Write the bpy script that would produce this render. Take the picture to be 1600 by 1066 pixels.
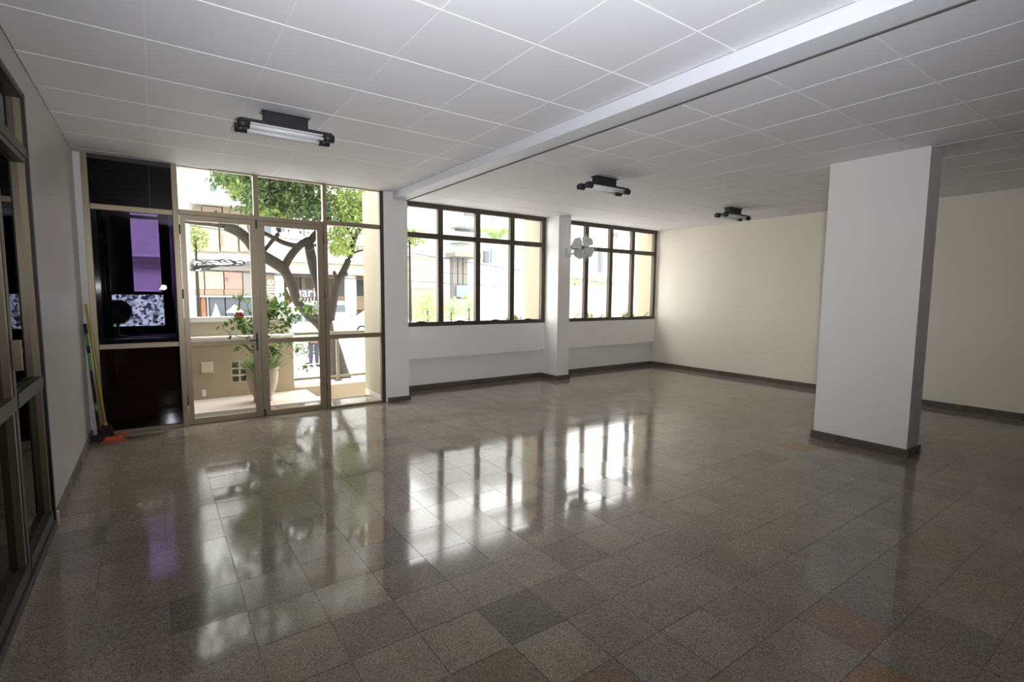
import bpy, bmesh, math, random
from mathutils import Vector, Matrix
random.seed(7)
for _o in list(bpy.data.objects): bpy.data.objects.remove(_o)
S = bpy.context.scene
C = S.collection

# ------------------------------------------------------------------ camera
CAM = Vector((0.609, -6.976, 1.5815)); YAW, PITCH, ROLL, FPX = -35.229, -5.293, 0.51, 792.74
_y, _p, _r = (math.radians(a) for a in (YAW, PITCH, ROLL))
FW = Vector((-math.sin(_y)*math.cos(_p), math.cos(_y)*math.cos(_p), math.sin(_p)))
_rt = Vector((math.cos(_y), math.sin(_y), 0)); _up = _rt.cross(FW)
RT = math.cos(_r)*_rt + math.sin(_r)*_up; UP = -math.sin(_r)*_rt + math.cos(_r)*_up
cd = bpy.data.cameras.new('camera'); cam = bpy.data.objects.new('camera', cd); C.objects.link(cam)
cd.sensor_width = 36.0; cd.lens = FPX/1600*36.0; cd.clip_start = 0.05; cd.clip_end = 400
cam.matrix_world = Matrix(((RT.x, UP.x, -FW.x, CAM.x), (RT.y, UP.y, -FW.y, CAM.y), (RT.z, UP.z, -FW.z, CAM.z), (0, 0, 0, 1)))
S.camera = cam
def at(u, v, Y):
    """point of the place seen at photo pixel (u, v) on the upright plane y = Y"""
    d = FW + RT*((u-800)/FPX) - UP*((v-533)/FPX)
    return CAM + d*((Y-CAM.y)/d.y)
def px(p):
    d = Vector(p)-CAM; z = d.dot(FW)
    return 800+FPX*d.dot(RT)/z, 533-FPX*d.dot(UP)/z, z

# ------------------------------------------------------------------ sky, lights, exposure
W = bpy.data.worlds.new('overcast_sky'); S.world = W; W.use_nodes = True
bg = W.node_tree.nodes['Background']; bg.inputs[0].default_value = (1.0, 0.985, 0.955, 1); bg.inputs[1].default_value = 7.4
# the photographer's flash, beside the lens
fl = bpy.data.lights.new('camera_flash', 'SPOT'); fl.energy = 500; fl.color = (0.90, 0.92, 1.0); fl.shadow_soft_size = 0.05
fl.spot_size = math.radians(118); fl.spot_blend = 1.0
flo = bpy.data.objects.new('camera_flash', fl); C.objects.link(flo); flo.location = (0.82, -6.98, 1.66)
_d = (FW + Vector((0, 0, 0.40))).normalized(); flo.rotation_euler = _d.to_track_quat('-Z', 'Y').to_euler()
vs = S.view_settings; vs.view_transform = 'Standard'; vs.look = 'None'; vs.exposure = 0.26; vs.gamma = 1.0; vs.use_curve_mapping = False

# ------------------------------------------------------------------ materials
def mat(name, col, rough=0.6, metal=0.0, var=0.06, scale=6.0, bump=0.0, bscale=60.0, spec=0.5, emit=None, coat=0.0):
    m = bpy.data.materials.new(name); m.use_nodes = True; nt = m.node_tree; b = nt.nodes['Principled BSDF']
    b.inputs['Roughness'].default_value = rough; b.inputs['Metallic'].default_value = metal
    b.inputs['Specular IOR Level'].default_value = spec; b.inputs['Coat Weight'].default_value = coat
    geo = nt.nodes.new('ShaderNodeNewGeometry'); n = nt.nodes.new('ShaderNodeTexNoise')
    n.inputs['Scale'].default_value = scale; n.inputs['Detail'].default_value = 4
    nt.links.new(geo.outputs['Position'], n.inputs['Vector'])
    r = nt.nodes.new('ShaderNodeMix'); r.data_type = 'RGBA'
    r.inputs[6].default_value = tuple(max(0, c*(1-var)) for c in col)+(1,)
    r.inputs[7].default_value = tuple(min(1, c*(1+var)) for c in col)+(1,)
    nt.links.new(n.outputs['Fac'], r.inputs[0]); nt.links.new(r.outputs[2], b.inputs['Base Color'])
    if bump:
        n2 = nt.nodes.new('ShaderNodeTexNoise'); n2.inputs['Scale'].default_value = bscale
        nt.links.new(geo.outputs['Position'], n2.inputs['Vector'])
        bp = nt.nodes.new('ShaderNodeBump'); bp.inputs['Strength'].default_value = bump; bp.inputs['Distance'].default_value = 0.01
        nt.links.new(n2.outputs['Fac'], bp.inputs['Height']); nt.links.new(bp.outputs[0], b.inputs['Normal'])
    if emit:
        b.inputs['Emission Color'].default_value = tuple(emit[:3])+(1,); b.inputs['Emission Strength'].default_value = emit[3]
    return m
def glass(name, tint=(0.97, 0.98, 0.98), ior=1.45, rough=0.0):
    m = bpy.data.materials.new(name); m.use_nodes = True; nt = m.node_tree
    for n in list(nt.nodes):
        if n.type != 'OUTPUT_MATERIAL': nt.nodes.remove(n)
    out = [n for n in nt.nodes][0]
    t = nt.nodes.new('ShaderNodeBsdfTransparent'); t.inputs[0].default_value = tuple(tint)+(1,)
    g = nt.nodes.new('ShaderNodeBsdfGlossy'); g.inputs['Roughness'].default_value = rough
    f = nt.nodes.new('ShaderNodeFresnel'); f.inputs[0].default_value = ior
    x = nt.nodes.new('ShaderNodeMixShader')
    ge = nt.nodes.new('ShaderNodeNewGeometry'); inv = nt.nodes.new('ShaderNodeMath'); inv.operation = 'SUBTRACT'; inv.inputs[0].default_value = 1.0; nt.links.new(ge.outputs['Backfacing'], inv.inputs[1])
    mu = nt.nodes.new('ShaderNodeMath'); mu.operation = 'MULTIPLY'; nt.links.new(f.outputs[0], mu.inputs[0]); nt.links.new(inv.outputs[0], mu.inputs[1])  # front faces reflect, the way out only transmits
    nt.links.new(mu.outputs[0], x.inputs[0]); nt.links.new(t.outputs[0], x.inputs[1]); nt.links.new(g.outputs[0], x.inputs[2])
    nt.links.new(x.outputs[0], out.inputs[0]); return m
def granite(name, per_object=True, col=None, rough=0.085):
    m = bpy.data.materials.new(name); m.use_nodes = True; nt = m.node_tree; b = nt.nodes['Principled BSDF']
    geo = nt.nodes.new('ShaderNodeNewGeometry')
    if col is None:
        if per_object:
            oi = nt.nodes.new('ShaderNodeObjectInfo'); src = oi.outputs['Color']
        else:
            a = nt.nodes.new('ShaderNodeAttribute'); a.attribute_name = 'tile_colour'; src = a.outputs['Color']
    else:
        rg = nt.nodes.new('ShaderNodeRGB'); rg.outputs[0].default_value = tuple(col)+(1,); src = rg.outputs[0]
    v = nt.nodes.new('ShaderNodeTexVoronoi'); v.inputs['Scale'].default_value = 210
    nt.links.new(geo.outputs['Position'], v.inputs['Vector'])
    sep = nt.nodes.new('ShaderNodeSeparateColor'); nt.links.new(v.outputs['Color'], sep.inputs[0])
    rmp = nt.nodes.new('ShaderNodeValToRGB'); e = rmp.color_ramp.elements
    e[0].position = 0.0; e[0].color = (0.42, 0.41, 0.40, 1); e[1].position = 1.0; e[1].color = (1.55, 1.52, 1.48, 1)
    k = rmp.color_ramp.elements.new(0.25); k.color = (0.85, 0.84, 0.83, 1); k = rmp.color_ramp.elements.new(0.75); k.color = (1.1, 1.1, 1.1, 1)
    nt.links.new(sep.outputs[0], rmp.inputs[0])
    n = nt.nodes.new('ShaderNodeTexNoise'); n.inputs['Scale'].default_value = 5; n.inputs['Detail'].default_value = 5
    nt.links.new(geo.outputs['Position'], n.inputs['Vector'])
    mr = nt.nodes.new('ShaderNodeMapRange'); mr.inputs[3].default_value = 0.82; mr.inputs[4].default_value = 1.18
    nt.links.new(n.outputs['Fac'], mr.inputs[0])
    m1 = nt.nodes.new('ShaderNodeMix'); m1.data_type = 'RGBA'; m1.blend_type = 'MULTIPLY'; m1.inputs[0].default_value = 1
    nt.links.new(src, m1.inputs[6]); nt.links.new(rmp.outputs[0], m1.inputs[7])
    m2 = nt.nodes.new('ShaderNodeVectorMath'); m2.operation = 'SCALE'
    nt.links.new(m1.outputs[2], m2.inputs[0]); nt.links.new(mr.outputs[0], m2.inputs['Scale'])
    nt.links.new(m2.outputs[0], b.inputs['Base Color'])
    # each tile has its own polish
    ad = nt.nodes.new('ShaderNodeVectorMath'); ad.operation = 'ADD'; ad.inputs[1].default_value = (-0.606+31.52, 4.277+31.52, 0.5); nt.links.new(geo.outputs['Position'], ad.inputs[0])
    dv = nt.nodes.new('ShaderNodeVectorMath'); dv.operation = 'SCALE'; dv.inputs['Scale'].default_value = 1/0.3152; nt.links.new(ad.outputs[0], dv.inputs[0])
    flr = nt.nodes.new('ShaderNodeVectorMath'); flr.operation = 'FLOOR'; nt.links.new(dv.outputs[0], flr.inputs[0])
    wn = nt.nodes.new('ShaderNodeTexWhiteNoise'); wn.noise_dimensions = '2D'; nt.links.new(flr.outputs[0], wn.inputs['Vector'])
    mr2 = nt.nodes.new('ShaderNodeMapRange'); mr2.inputs[3].default_value = rough*0.7; mr2.inputs[4].default_value = rough*1.5
    nt.links.new(wn.outputs['Value'], mr2.inputs[0]); nt.links.new(mr2.outputs[0], b.inputs['Roughness'])
    b.inputs['IOR'].default_value = 1.43
    return m
def leaf_mat(name, c1, c2, trans=0.35):
    m = bpy.data.materials.new(name); m.use_nodes = True; nt = m.node_tree; b = nt.nodes['Principled BSDF']
    geo = nt.nodes.new('ShaderNodeNewGeometry'); r = nt.nodes.new('ShaderNodeMix'); r.data_type = 'RGBA'
    r.inputs[6].default_value = tuple(c1)+(1,); r.inputs[7].default_value = tuple(c2)+(1,)
    nt.links.new(geo.outputs['Random Per Island'], r.inputs[0]); nt.links.new(r.outputs[2], b.inputs['Base Color'])
    b.inputs['Roughness'].default_value = 0.5
    tr = nt.nodes.new('ShaderNodeBsdfTranslucent'); nt.links.new(r.outputs[2], tr.inputs[0])
    x = nt.nodes.new('ShaderNodeMixShader'); x.inputs[0].default_value = trans
    out = [n for n in nt.nodes if n.type == 'OUTPUT_MATERIAL'][0]
    nt.links.new(b.outputs[0], x.inputs[1]); nt.links.new(tr.outputs[0], x.inputs[2]); nt.links.new(x.outputs[0], out.inputs[0])
    return m
M = dict(
 white=mat('white_wall_paint', (0.84, 0.815, 0.79), 0.45, var=0.025, scale=2, bump=0.03, bscale=25),
 grey=mat('dimmed_satin_wall_paint', (0.43, 0.415, 0.41), 0.3, var=0.03, scale=2, bump=0.03, bscale=18),  # left wall: dimness of grazing light and vignette put into the colour
 cream=mat('cream_wall_paint', (0.82, 0.77, 0.66), 0.5, var=0.02, scale=2, bump=0.03, bscale=25),
 beam=mat('white_beam_paint', (0.70, 0.71, 0.74), 0.5, var=0.02, scale=2),
 panel=mat('ceiling_panel_board', (0.80, 0.795, 0.81), 0.7, var=0.03, scale=3),
 tbar=mat('white_joint_profile', (0.88, 0.87, 0.87), 0.5, var=0.01),
 slab=mat('concrete_slab', (0.40, 0.39, 0.38), 0.9),
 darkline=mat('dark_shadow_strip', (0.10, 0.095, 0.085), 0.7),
 tile=granite('granite_tile'), tilefar=granite('granite_tile_field', per_object=False),
 grout=mat('grout_bed', (0.10, 0.085, 0.07), 0.8),
 skirt=granite('granite_skirting', col=(0.11, 0.092, 0.075), rough=0.3),
 gold=mat('champagne_anodised_aluminium', (0.30, 0.248, 0.165), 0.40, metal=0.6, var=0.05, scale=14),
 bronze=mat('bronze_anodised_aluminium', (0.085, 0.068, 0.05), 0.42, metal=0.3, var=0.08, scale=14),
 ebony=mat('dark_bronze_door_metal', (0.030, 0.025, 0.020), 0.5, metal=0.2, var=0.08, scale=14),
 clear=glass('clear_glass'), dark=glass('dark_tinted_glass', (0.10, 0.10, 0.115), 1.5),
 lodgeglass=glass('smoked_glass', (0.46, 0.46, 0.52), 1.5), black=glass('black_film_glass', (0.012, 0.012, 0.014), 1.38),
 brownglass=glass('brown_smoked_glass', (0.55, 0.47, 0.42), 1.5),
 purple=glass('purple_film_glass', (0.66, 0.52, 0.78), 1.3),
 blackp=mat('black_plastic', (0.016, 0.016, 0.018), 0.38), blackm=mat('black_painted_metal', (0.02, 0.02, 0.022), 0.45),
 tube=mat('frosted_lamp_tube', (0.86, 0.86, 0.88), 0.3, var=0.01),
 reflector=mat('white_lamp_tray', (0.75, 0.75, 0.77), 0.4),
 fang=mat('pale_grey_fan_plastic', (0.68, 0.68, 0.68), 0.45), fanh=mat('dark_grey_fan_hub', (0.12, 0.12, 0.12), 0.5),
 wire=mat('galvanised_wire', (0.55, 0.55, 0.55), 0.4, metal=0.6),
 yellow=mat('yellow_coated_handle', (0.55, 0.44, 0.05), 0.4), green=mat('green_plastic', (0.10, 0.42, 0.08), 0.4),
 orange=mat('orange_plastic', (0.62, 0.10, 0.035), 0.45), bristle=mat('dark_brown_bristle', (0.05, 0.022, 0.018), 0.9, bump=0.5, bscale=220),
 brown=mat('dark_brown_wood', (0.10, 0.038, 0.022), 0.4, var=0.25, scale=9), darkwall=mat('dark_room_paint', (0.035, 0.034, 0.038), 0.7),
 porch=mat('pinkish_porch_stone', (0.66, 0.57, 0.50), 0.55, var=0.10, scale=14), beige=mat('beige_render', (0.46, 0.38, 0.27), 0.85, var=0.05, scale=4, bump=0.1, bscale=120),
 beigel=mat('light_beige_render', (0.42, 0.365, 0.27), 0.85, var=0.04, scale=4), ledge=mat('white_stone_coping', (0.82, 0.80, 0.76), 0.6),
 railm=mat('beige_painted_rail', (0.20, 0.175, 0.12), 0.45), latt=mat('lattice_block', (0.55, 0.49, 0.38), 0.8), hole=mat('lattice_shade', (0.09, 0.075, 0.065), 0.9),
 box=mat('cream_plastic_box', (0.72, 0.66, 0.50), 0.5), bark=mat('grey_brown_bark', (0.024, 0.019, 0.014), 0.95, var=0.4, scale=9, bump=0.9, bscale=22),
 leaf=leaf_mat('tree_leaf', (0.02, 0.05, 0.014), (0.10, 0.16, 0.035)), leafy=leaf_mat('bright_green_leaf', (0.11, 0.18, 0.03), (0.24, 0.30, 0.075), 0.5),  # leafy is a brighter, yellower green than leaf
 shrub=leaf_mat('shrub_leaf', (0.05, 0.12, 0.03), (0.20, 0.29, 0.08)), grass=leaf_mat('grass_blade', (0.12, 0.20, 0.06), (0.36, 0.42, 0.16), 0.4),
 palm=leaf_mat('palm_leaflet', (0.18, 0.28, 0.10), (0.36, 0.42, 0.18), 0.4), red=mat('red_petal', (0.75, 0.05, 0.05), 0.6),
 pot=mat('pale_terracotta', (0.50, 0.42, 0.33), 0.8, var=0.12, scale=7), soil=mat('dark_soil', (0.06, 0.045, 0.03), 1.0),
 street=mat('pale_street_asphalt', (0.50, 0.50, 0.50), 0.9, var=0.06, scale=2), walk=mat('pale_pavement', (0.62, 0.60, 0.58), 0.9, var=0.06, scale=4),
 bwhite=mat('white_render', (0.42, 0.42, 0.41), 0.85, var=0.03, scale=0.6), btan=mat('tan_cladding', (0.17, 0.13, 0.09), 0.8, var=0.06, scale=0.8),  # tan darkened: shade of the street canyon put into the colour
 bpeach=mat('peach_cladding', (0.30, 0.235, 0.165), 0.8, var=0.05, scale=0.8), bpink=mat('pink_cladding', (0.33, 0.14, 0.11), 0.8, var=0.06, scale=0.8),  # peach and pink darkened likewise, street shade put into the colour
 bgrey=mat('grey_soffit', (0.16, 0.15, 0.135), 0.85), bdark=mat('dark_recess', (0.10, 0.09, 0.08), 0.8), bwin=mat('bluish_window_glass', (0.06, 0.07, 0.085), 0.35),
 bblue=mat('pale_blue_paint', (0.16, 0.24, 0.36), 0.7), bteal=mat('turquoise_balcony_glass', (0.20, 0.36, 0.36), 0.2), orangebr=mat('orange_brown_wood', (0.20, 0.08, 0.035), 0.6, var=0.5, scale=3),
 letter=mat('white_sign_letter', (0.86, 0.86, 0.86), 0.5), cable=mat('black_cable', (0.03, 0.03, 0.032), 0.6), carw=mat('white_car_paint', (0.80, 0.80, 0.80), 0.25, coat=0.5),
 cars=mat('silver_car_paint', (0.42, 0.43, 0.44), 0.3, metal=0.5), tyre=mat('tyre_rubber', (0.03, 0.03, 0.03), 0.8), lamp=mat('headlamp_lens', (0.20, 0.22, 0.24), 0.15),
 skin=mat('skin', (0.42, 0.25, 0.17), 0.6), shirt=mat('pale_pink_shirt', (0.72, 0.60, 0.58), 0.85), jeans=mat('slate_trousers', (0.05, 0.05, 0.07), 0.9), hair=mat('dark_hair', (0.02, 0.016, 0.013), 0.7),
 wood2=mat('grey_desk_laminate', (0.10, 0.10, 0.11), 0.35))

# ------------------------------------------------------------------ helpers
def box(bm, x0, x1, y0, y1, z0, z1, R=None, pivot=None):
    vs_ = [bm.verts.new((x, y, z)) for z in (z0, z1) for y in (y0, y1) for x in (x0, x1)]
    if R is not None:
        for v in vs_: v.co = R @ (v.co-Vector(pivot)) + Vector(pivot)
    for f in ((0, 2, 3, 1), (4, 5, 7, 6), (0, 1, 5, 4), (2, 6, 7, 3), (0, 4, 6, 2), (1, 3, 7, 5)):
        bm.faces.new([vs_[i] for i in f])
    return vs_
def B(*boxes):
    bm = bmesh.new()
    for b in boxes: box(bm, *b)
    return bm
def tube(bm, pts, rad, seg=10, cap=True):
    pts = [Vector(p) for p in pts]; n = len(pts)
    rad = rad if isinstance(rad, (list, tuple)) else [rad]*n
    rings = []; ref = Vector((0.13, 0.21, 1.0))
    for i, p in enumerate(pts):
        t = (pts[min(i+1, n-1)]-pts[max(i-1, 0)]).normalized()
        if abs(t.dot(ref.normalized())) > 0.95: ref = Vector((1, 0.1, 0.2))
        a = t.cross(ref).normalized(); b = t.cross(a)
        rings.append([bm.verts.new(p+(a*math.cos(2*math.pi*k/seg)+b*math.sin(2*math.pi*k/seg))*rad[i]) for k in range(seg)])
    for i in range(n-1):
        for k in range(seg):
            f = bm.faces.new((rings[i][k], rings[i][(k+1) % seg], rings[i+1][(k+1) % seg], rings[i+1][k])); f.smooth = True
    if cap: bm.faces.new(rings[0][::-1]); bm.faces.new(rings[-1])
def lathe(bm, prof, seg=28, c=(0, 0, 0)):
    rings = [[bm.verts.new((c[0]+r*math.cos(2*math.pi*k/seg), c[1]+r*math.sin(2*math.pi*k/seg), c[2]+z)) for k in range(seg)] for r, z in prof]
    for i in range(len(rings)-1):
        for k in range(seg):
            f = bm.faces.new((rings[i][k], rings[i][(k+1) % seg], rings[i+1][(k+1) % seg], rings[i+1][k])); f.smooth = True
    bm.faces.new(rings[0][::-1]); bm.faces.new(rings[-1])
def prism(bm, poly, depth_vec):
    a = [bm.verts.new(p) for p in poly]; d = Vector(depth_vec); b = [bm.verts.new(Vector(p)+d) for p in poly]; n = len(a)
    bm.faces.new(a[::-1]); bm.faces.new(b)
    for i in range(n): bm.faces.new((a[i], a[(i+1) % n], b[(i+1) % n], b[i]))
def curve(pts, n=6):
    """smooth path through points (Catmull-Rom)"""
    pts = [Vector(p) for p in pts]; out = []
    for i in range(len(pts)-1):
        p0, p1, p2, p3 = pts[max(i-1, 0)], pts[i], pts[i+1], pts[min(i+2, len(pts)-1)]
        for k in range(n):
            t = k/n; out.append(0.5*((2*p1)+(p2-p0)*t+(2*p0-5*p1+4*p2-p3)*t*t+(3*p1-p0-3*p2+p3)*t**3))
    return out+[pts[-1]]
def wloc(o):
    v = Vector((0, 0, 0))
    while o is not None: v = v+o.location; o = o.parent
    return v
def obj(name, bm, m, parent=None, bevel=0.0, recalc=True):
    if isinstance(bm, bpy.types.Mesh): me = bm
    else:
        if recalc: bmesh.ops.recalc_face_normals(bm, faces=bm.faces)
        if bevel: bmesh.ops.bevel(bm, geom=list(bm.edges), offset=bevel, segments=1, affect='EDGES')
        me = bpy.data.meshes.new(name); bm.to_mesh(me); bm.free()
    if m is not None and not me.materials: me.materials.append(M[m] if isinstance(m, str) else m)
    o = bpy.data.objects.new(name, me); C.objects.link(o)
    if parent is not None:
        o.parent = parent; o.location = -wloc(parent) if isinstance(parent, bpy.types.Object) else (0, 0, 0)
    return o
def tag(o, label, cat=None, group=None, kind=None):
    o['label'] = label
    if cat: o['category'] = cat
    if group: o['group'] = group
    if kind: o['kind'] = kind
    return o
def thing(name, label, cat, loc, group=None, kind=None):
    o = bpy.data.objects.new(name, None); C.objects.link(o); o.location = loc; o.empty_display_size = 0.1
    return tag(o, label, cat, group, kind)
def struct(name, bm, m, label, cat, parent=None, bevel=0.0):
    o = obj(name, bm, m, parent, bevel)
    if parent is None: tag(o, label, cat, kind='structure')
    return o

# ------------------------------------------------------------------ room shell
H = 3.0; XR = 9.84; YB = -10.6
DY0, DY1, DZ = -4.22, -2.53, 2.79          # door opening in the left wall
struct('wall_left', B((-0.16, 0, DY1, 0.0, 0, H), (-0.16, 0, YB, DY0, 0, H), (-0.16, 0, DY0, DY1, DZ, H)), 'grey', 'satin wall toned grey for grazing light, with the dark glazed door at the left edge', 'wall')
struct('wall_right', B((XR, XR+0.2, YB, 1.05, 0, H+0.1)), 'cream', 'long bare cream wall behind the free-standing pillar', 'wall')
struct('wall_back', B((-0.16, XR+0.2, YB-0.15, YB, 0, H)), 'brown', 'unseen rear wall, made dark wood to limit bounced light', 'wall')  # out of view; dark wood chosen to cut light bounced onto the right side
XC0, XC1 = 6.64, 6.93                      # column between the windows
WY = 0.50
struct('wall_window_1', B((3.62, XC0, WY, WY+0.16, 0.53, 1.05), (3.62, XC0, WY+0.10, WY+0.16, 0, 0.53)), 'white', 'white wall under the larger bronze window, set back near the floor', 'wall')
struct('wall_window_2', B((XC1, XR, WY, WY+0.16, 0.53, 1.05), (XC1, XR, WY+0.10, WY+0.16, 0, 0.53)), 'white', 'white wall under the far bronze window beside the cream wall', 'wall')
struct('wall_column_1', B((3.305, 3.665, 0.0, 0.84, 0, H+0.1)), 'white', 'white wall column between the glazed doors and the first window', 'column')
struct('wall_column_2', B((XC0, XC1, 0.13, 1.15, 0, H+0.1)), 'white', 'white wall column between the two bronze windows carrying the fan', 'column')
struct('wall_jamb', B((0.0, 0.058, -0.005, 0.12, 0, H)), 'white', 'narrow white strip of wall left of the smoked glass panel', 'wall')
PX0, PX1, PY0, PY1 = 6.63, 6.95, -5.23, -4.36
struct('wall_pillar', B((PX0, PX1, PY0, PY1, 0, H)), 'white', 'free-standing white pillar in the right half of the room', 'pillar')
struct('ceiling_beam', B((3.445, 3.645, YB, 0.0, 2.903, H)), 'beam', 'white ceiling beam running from the wall column over the room', 'beam')
bmm = [o for o in C.objects if o.name == 'ceiling_beam'][0]
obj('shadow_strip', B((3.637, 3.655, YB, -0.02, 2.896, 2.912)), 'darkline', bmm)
# ceiling with separate panels and joint profiles
ceil = struct('ceiling', B((-0.16, XR+0.2, YB-0.15, 0.062, H+0.012, H+0.20), (3.31, XR+0.2, 0.062, WY+0.16, H+0.012, H+0.20)), 'slab', 'white panelled ceiling with thin joint lines', 'ceiling')
xl = [0.0]+[0.639+0.61*k for k in range(5)]+[3.445]; xr = [3.645]+[4.32+0.592*k for k in range(10)]; xr = [x for x in xr if x < XR-0.1]+[XR]
def rows(o, step):
    r = [0.0]; k = 0
    while o+step*k < -0.05: k += 1
    k -= 1
    while o+step*k > -8.6: r.append(o+step*k); k -= 1
    return r
panel_mesh = {}
def panel(x0, x1, y0, y1):
    g = 0.004; key = (round(x1-x0, 3), round(y1-y0, 3))
    if key not in panel_mesh:
        bm = B((-(key[0]/2-g), key[0]/2-g, -(key[1]/2-g), key[1]/2-g, 0, 0.012)); me = bpy.data.meshes.new('ceiling_panel'); bmesh.ops.recalc_face_normals(bm, faces=bm.faces); bm.to_mesh(me); bm.free()
        me.materials.append(M['panel']); panel_mesh[key] = me
    o = bpy.data.objects.new('ceiling_panel', panel_mesh[key]); C.objects.link(o); o.parent = ceil
    o.location = ((x0+x1)/2, (y0+y1)/2, H+random.uniform(0.0, 0.0012))
bars = bmesh.new()
for xs, ys, yfar in ((xl, rows(-0.8, 0.627), 0.0), (xr, rows(-3.229, 0.625), WY)):
    ys = [yfar]+ys[1:]
    if ys[0]-ys[1] < 0.02: pass
    for j in range(len(ys)-1):
        for i in range(len(xs)-1): panel(xs[i], xs[i+1], ys[j+1], ys[j])
    for y in ys[1:]: box(bars, xs[0]+0.002, xs[-1]-0.002, y-0.006, y+0.006, H-0.0022, H+0.011)
    for x in xs[1:-1]: box(bars, x-0.0042, x+0.0042, ys[-1], ys[0]-0.002, H-0.0014, H+0.0105)
    obj('ceiling_board', B((xs[0], xs[-1], YB, ys[-1]-0.004, H, H+0.012)), 'panel', ceil)
obj('joint_profile', bars, 'tbar', ceil)
# floor of granite tiles
floor = struct('floor', B((-0.16, XR+0.2, YB-0.15, 0.66, -0.20, -0.0025)), 'grout', 'polished grey-brown granite tile floor', 'floor')
TX, TY, TS = 0.606, -4.277, 0.3152
special = {}
def sp(u, v, c):
    d = FW + RT*((u-800)/FPX) - UP*((v-533)/FPX); t = -CAM.z/d.z; p = CAM+d*t
    special[(math.floor((p.x-TX)/TS), math.floor((p.y-TY)/TS))] = c
BR, OR, DG, LT = (0.20, 0.147, 0.102), (0.225, 0.15, 0.09), (0.152, 0.134, 0.114), (0.25, 0.214, 0.168)
for u, v in ((515, 890), (950, 1050), (590, 825), (1290, 960)): sp(u, v, BR)
for u, v in ((1390, 1045), (1230, 690)): sp(u, v, OR)
for u, v in ((812, 965), (590, 880), (320, 960)): sp(u, v, DG)
for u, v in ((450, 1000), (640, 1010), (900, 1030), (520, 960), (700, 990)): sp(u, v, LT)
tiles = []
i0, i1 = math.floor((0-TX)/TS), math.ceil((XR-TX)/TS); j0, j1 = math.floor((YB-TY)/TS), math.ceil((0.55-TY)/TS)
for i in range(i0, i1):
    for j in range(j0, j1):
        x0, x1 = max(0.0, TX+i*TS), min(XR, TX+(i+1)*TS); y0, y1 = max(YB, TY+j*TS), min(0.55, TY+(j+1)*TS)
        if x1-x0 < 0.02 or y1-y0 < 0.02: continue
        r = random.random(); v = random.uniform(0.92, 1.07)
        base = (0.220, 0.191, 0.154) if r < 0.62 else (0.205, 0.180, 0.149) if r < 0.84 else (0.210, 0.172, 0.130) if r < 0.93 else (0.185, 0.162, 0.136)
        col = special.get((i, j), tuple(c*v for c in base))
        q = [px((x, y, 0)) for x, y in ((x0, y0), (x1, y0), (x1, y1), (x0, y1))]
        area = 0
        if all(p[2] > 0.2 for p in q):
            area = abs(sum(q[k][0]*q[(k+1) % 4][1]-q[(k+1) % 4][0]*q[k][1] for k in range(4)))/2
            cx, cy = sum(p[0] for p in q)/4, sum(p[1] for p in q)/4
            mx = max(p[0] for p in q); mn = min(p[0] for p in q); my = min(p[1] for p in q)
            if mx < 0 or mn > 1600 or my > 1066: area = 0
            elif not (0 <= cx <= 1600 and cy <= 1066): area *= 0.3
        tiles.append((area, x0, x1, y0, y1, col))
tiles.sort(key=lambda t: -t[0])
tile_mesh = {}; G = 0.0011
for a, x0, x1, y0, y1, col in tiles[:298]:
    key = (round(x1-x0, 3), round(y1-y0, 3))
    if key not in tile_mesh:
        bm = B((-(key[0]/2-G), key[0]/2-G, -(key[1]/2-G), key[1]/2-G, -0.0025, 0.0)); bmesh.ops.recalc_face_normals(bm, faces=bm.faces)
        me = bpy.data.meshes.new('floor_tile'); bm.to_mesh(me); bm.free(); me.materials.append(M['tile']); tile_mesh[key] = me
    o = bpy.data.objects.new('floor_tile', tile_mesh[key]); C.objects.link(o); o.parent = floor
    o.location = ((x0+x1)/2, (y0+y1)/2, 0.0); o.color = tuple(col)+(1,)
    o.rotation_euler = (random.gauss(0, 0.0020), random.gauss(0, 0.0020), 0)
bm = bmesh.new(); cl = bm.loops.layers.float_color.new('tile_colour')
for a, x0, x1, y0, y1, col in tiles[298:]:
    nf = len(bm.faces); tx, ty = random.gauss(0, 0.0020), random.gauss(0, 0.0020)
    vv = box(bm, x0+G, x1-G, y0+G, y1-G, -0.0025, 0.0)
    for v in vv: v.co.z += tx*(v.co.x-(x0+x1)/2)+ty*(v.co.y-(y0+y1)/2)
    bm.faces.ensure_lookup_table()
    for f in bm.faces[nf:]:
        for l in f.loops: l[cl] = tuple(col)+(1,)
tag(obj('floor_tile_field', bm, 'tilefar', floor), 'smaller looking tiles of the far floor', kind='stuff')
# skirtings
SH, ST = 0.085, 0.018
struct('baseboard_left', B((0.0, ST, DY1+0.03, -0.006, 0, SH)), 'skirt', 'dark granite skirting along the grey left wall', 'baseboard')
obj('skirting_end_cap', B((0.0, ST+0.004, DY1+0.005, DY1+0.03, 0, SH+0.01)), 'white', [o for o in C.objects if o.name == 'baseboard_left'][0])
struct('baseboard_right', B((XR-ST, XR, YB, WY+0.10, 0, SH)), 'skirt', 'dark granite skirting along the cream wall', 'baseboard')
struct('baseboard_window_1', B((3.665, XC0-ST, WY+0.10-ST, WY+0.10, 0, SH)), 'skirt', 'dark granite skirting under the larger window', 'baseboard')
struct('baseboard_window_2', B((XC1+ST, XR-ST, WY+0.10-ST, WY+0.10, 0, SH)), 'skirt', 'dark granite skirting under the far window', 'baseboard')
struct('baseboard_column_1', B((3.335, 3.685, -ST, 0.0, 0, 0.062), (3.665, 3.685, 0.0, WY+0.02, 0, 0.062)), 'skirt', 'granite skirting round the foot of the column beside the glazed doors', 'baseboard')
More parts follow.
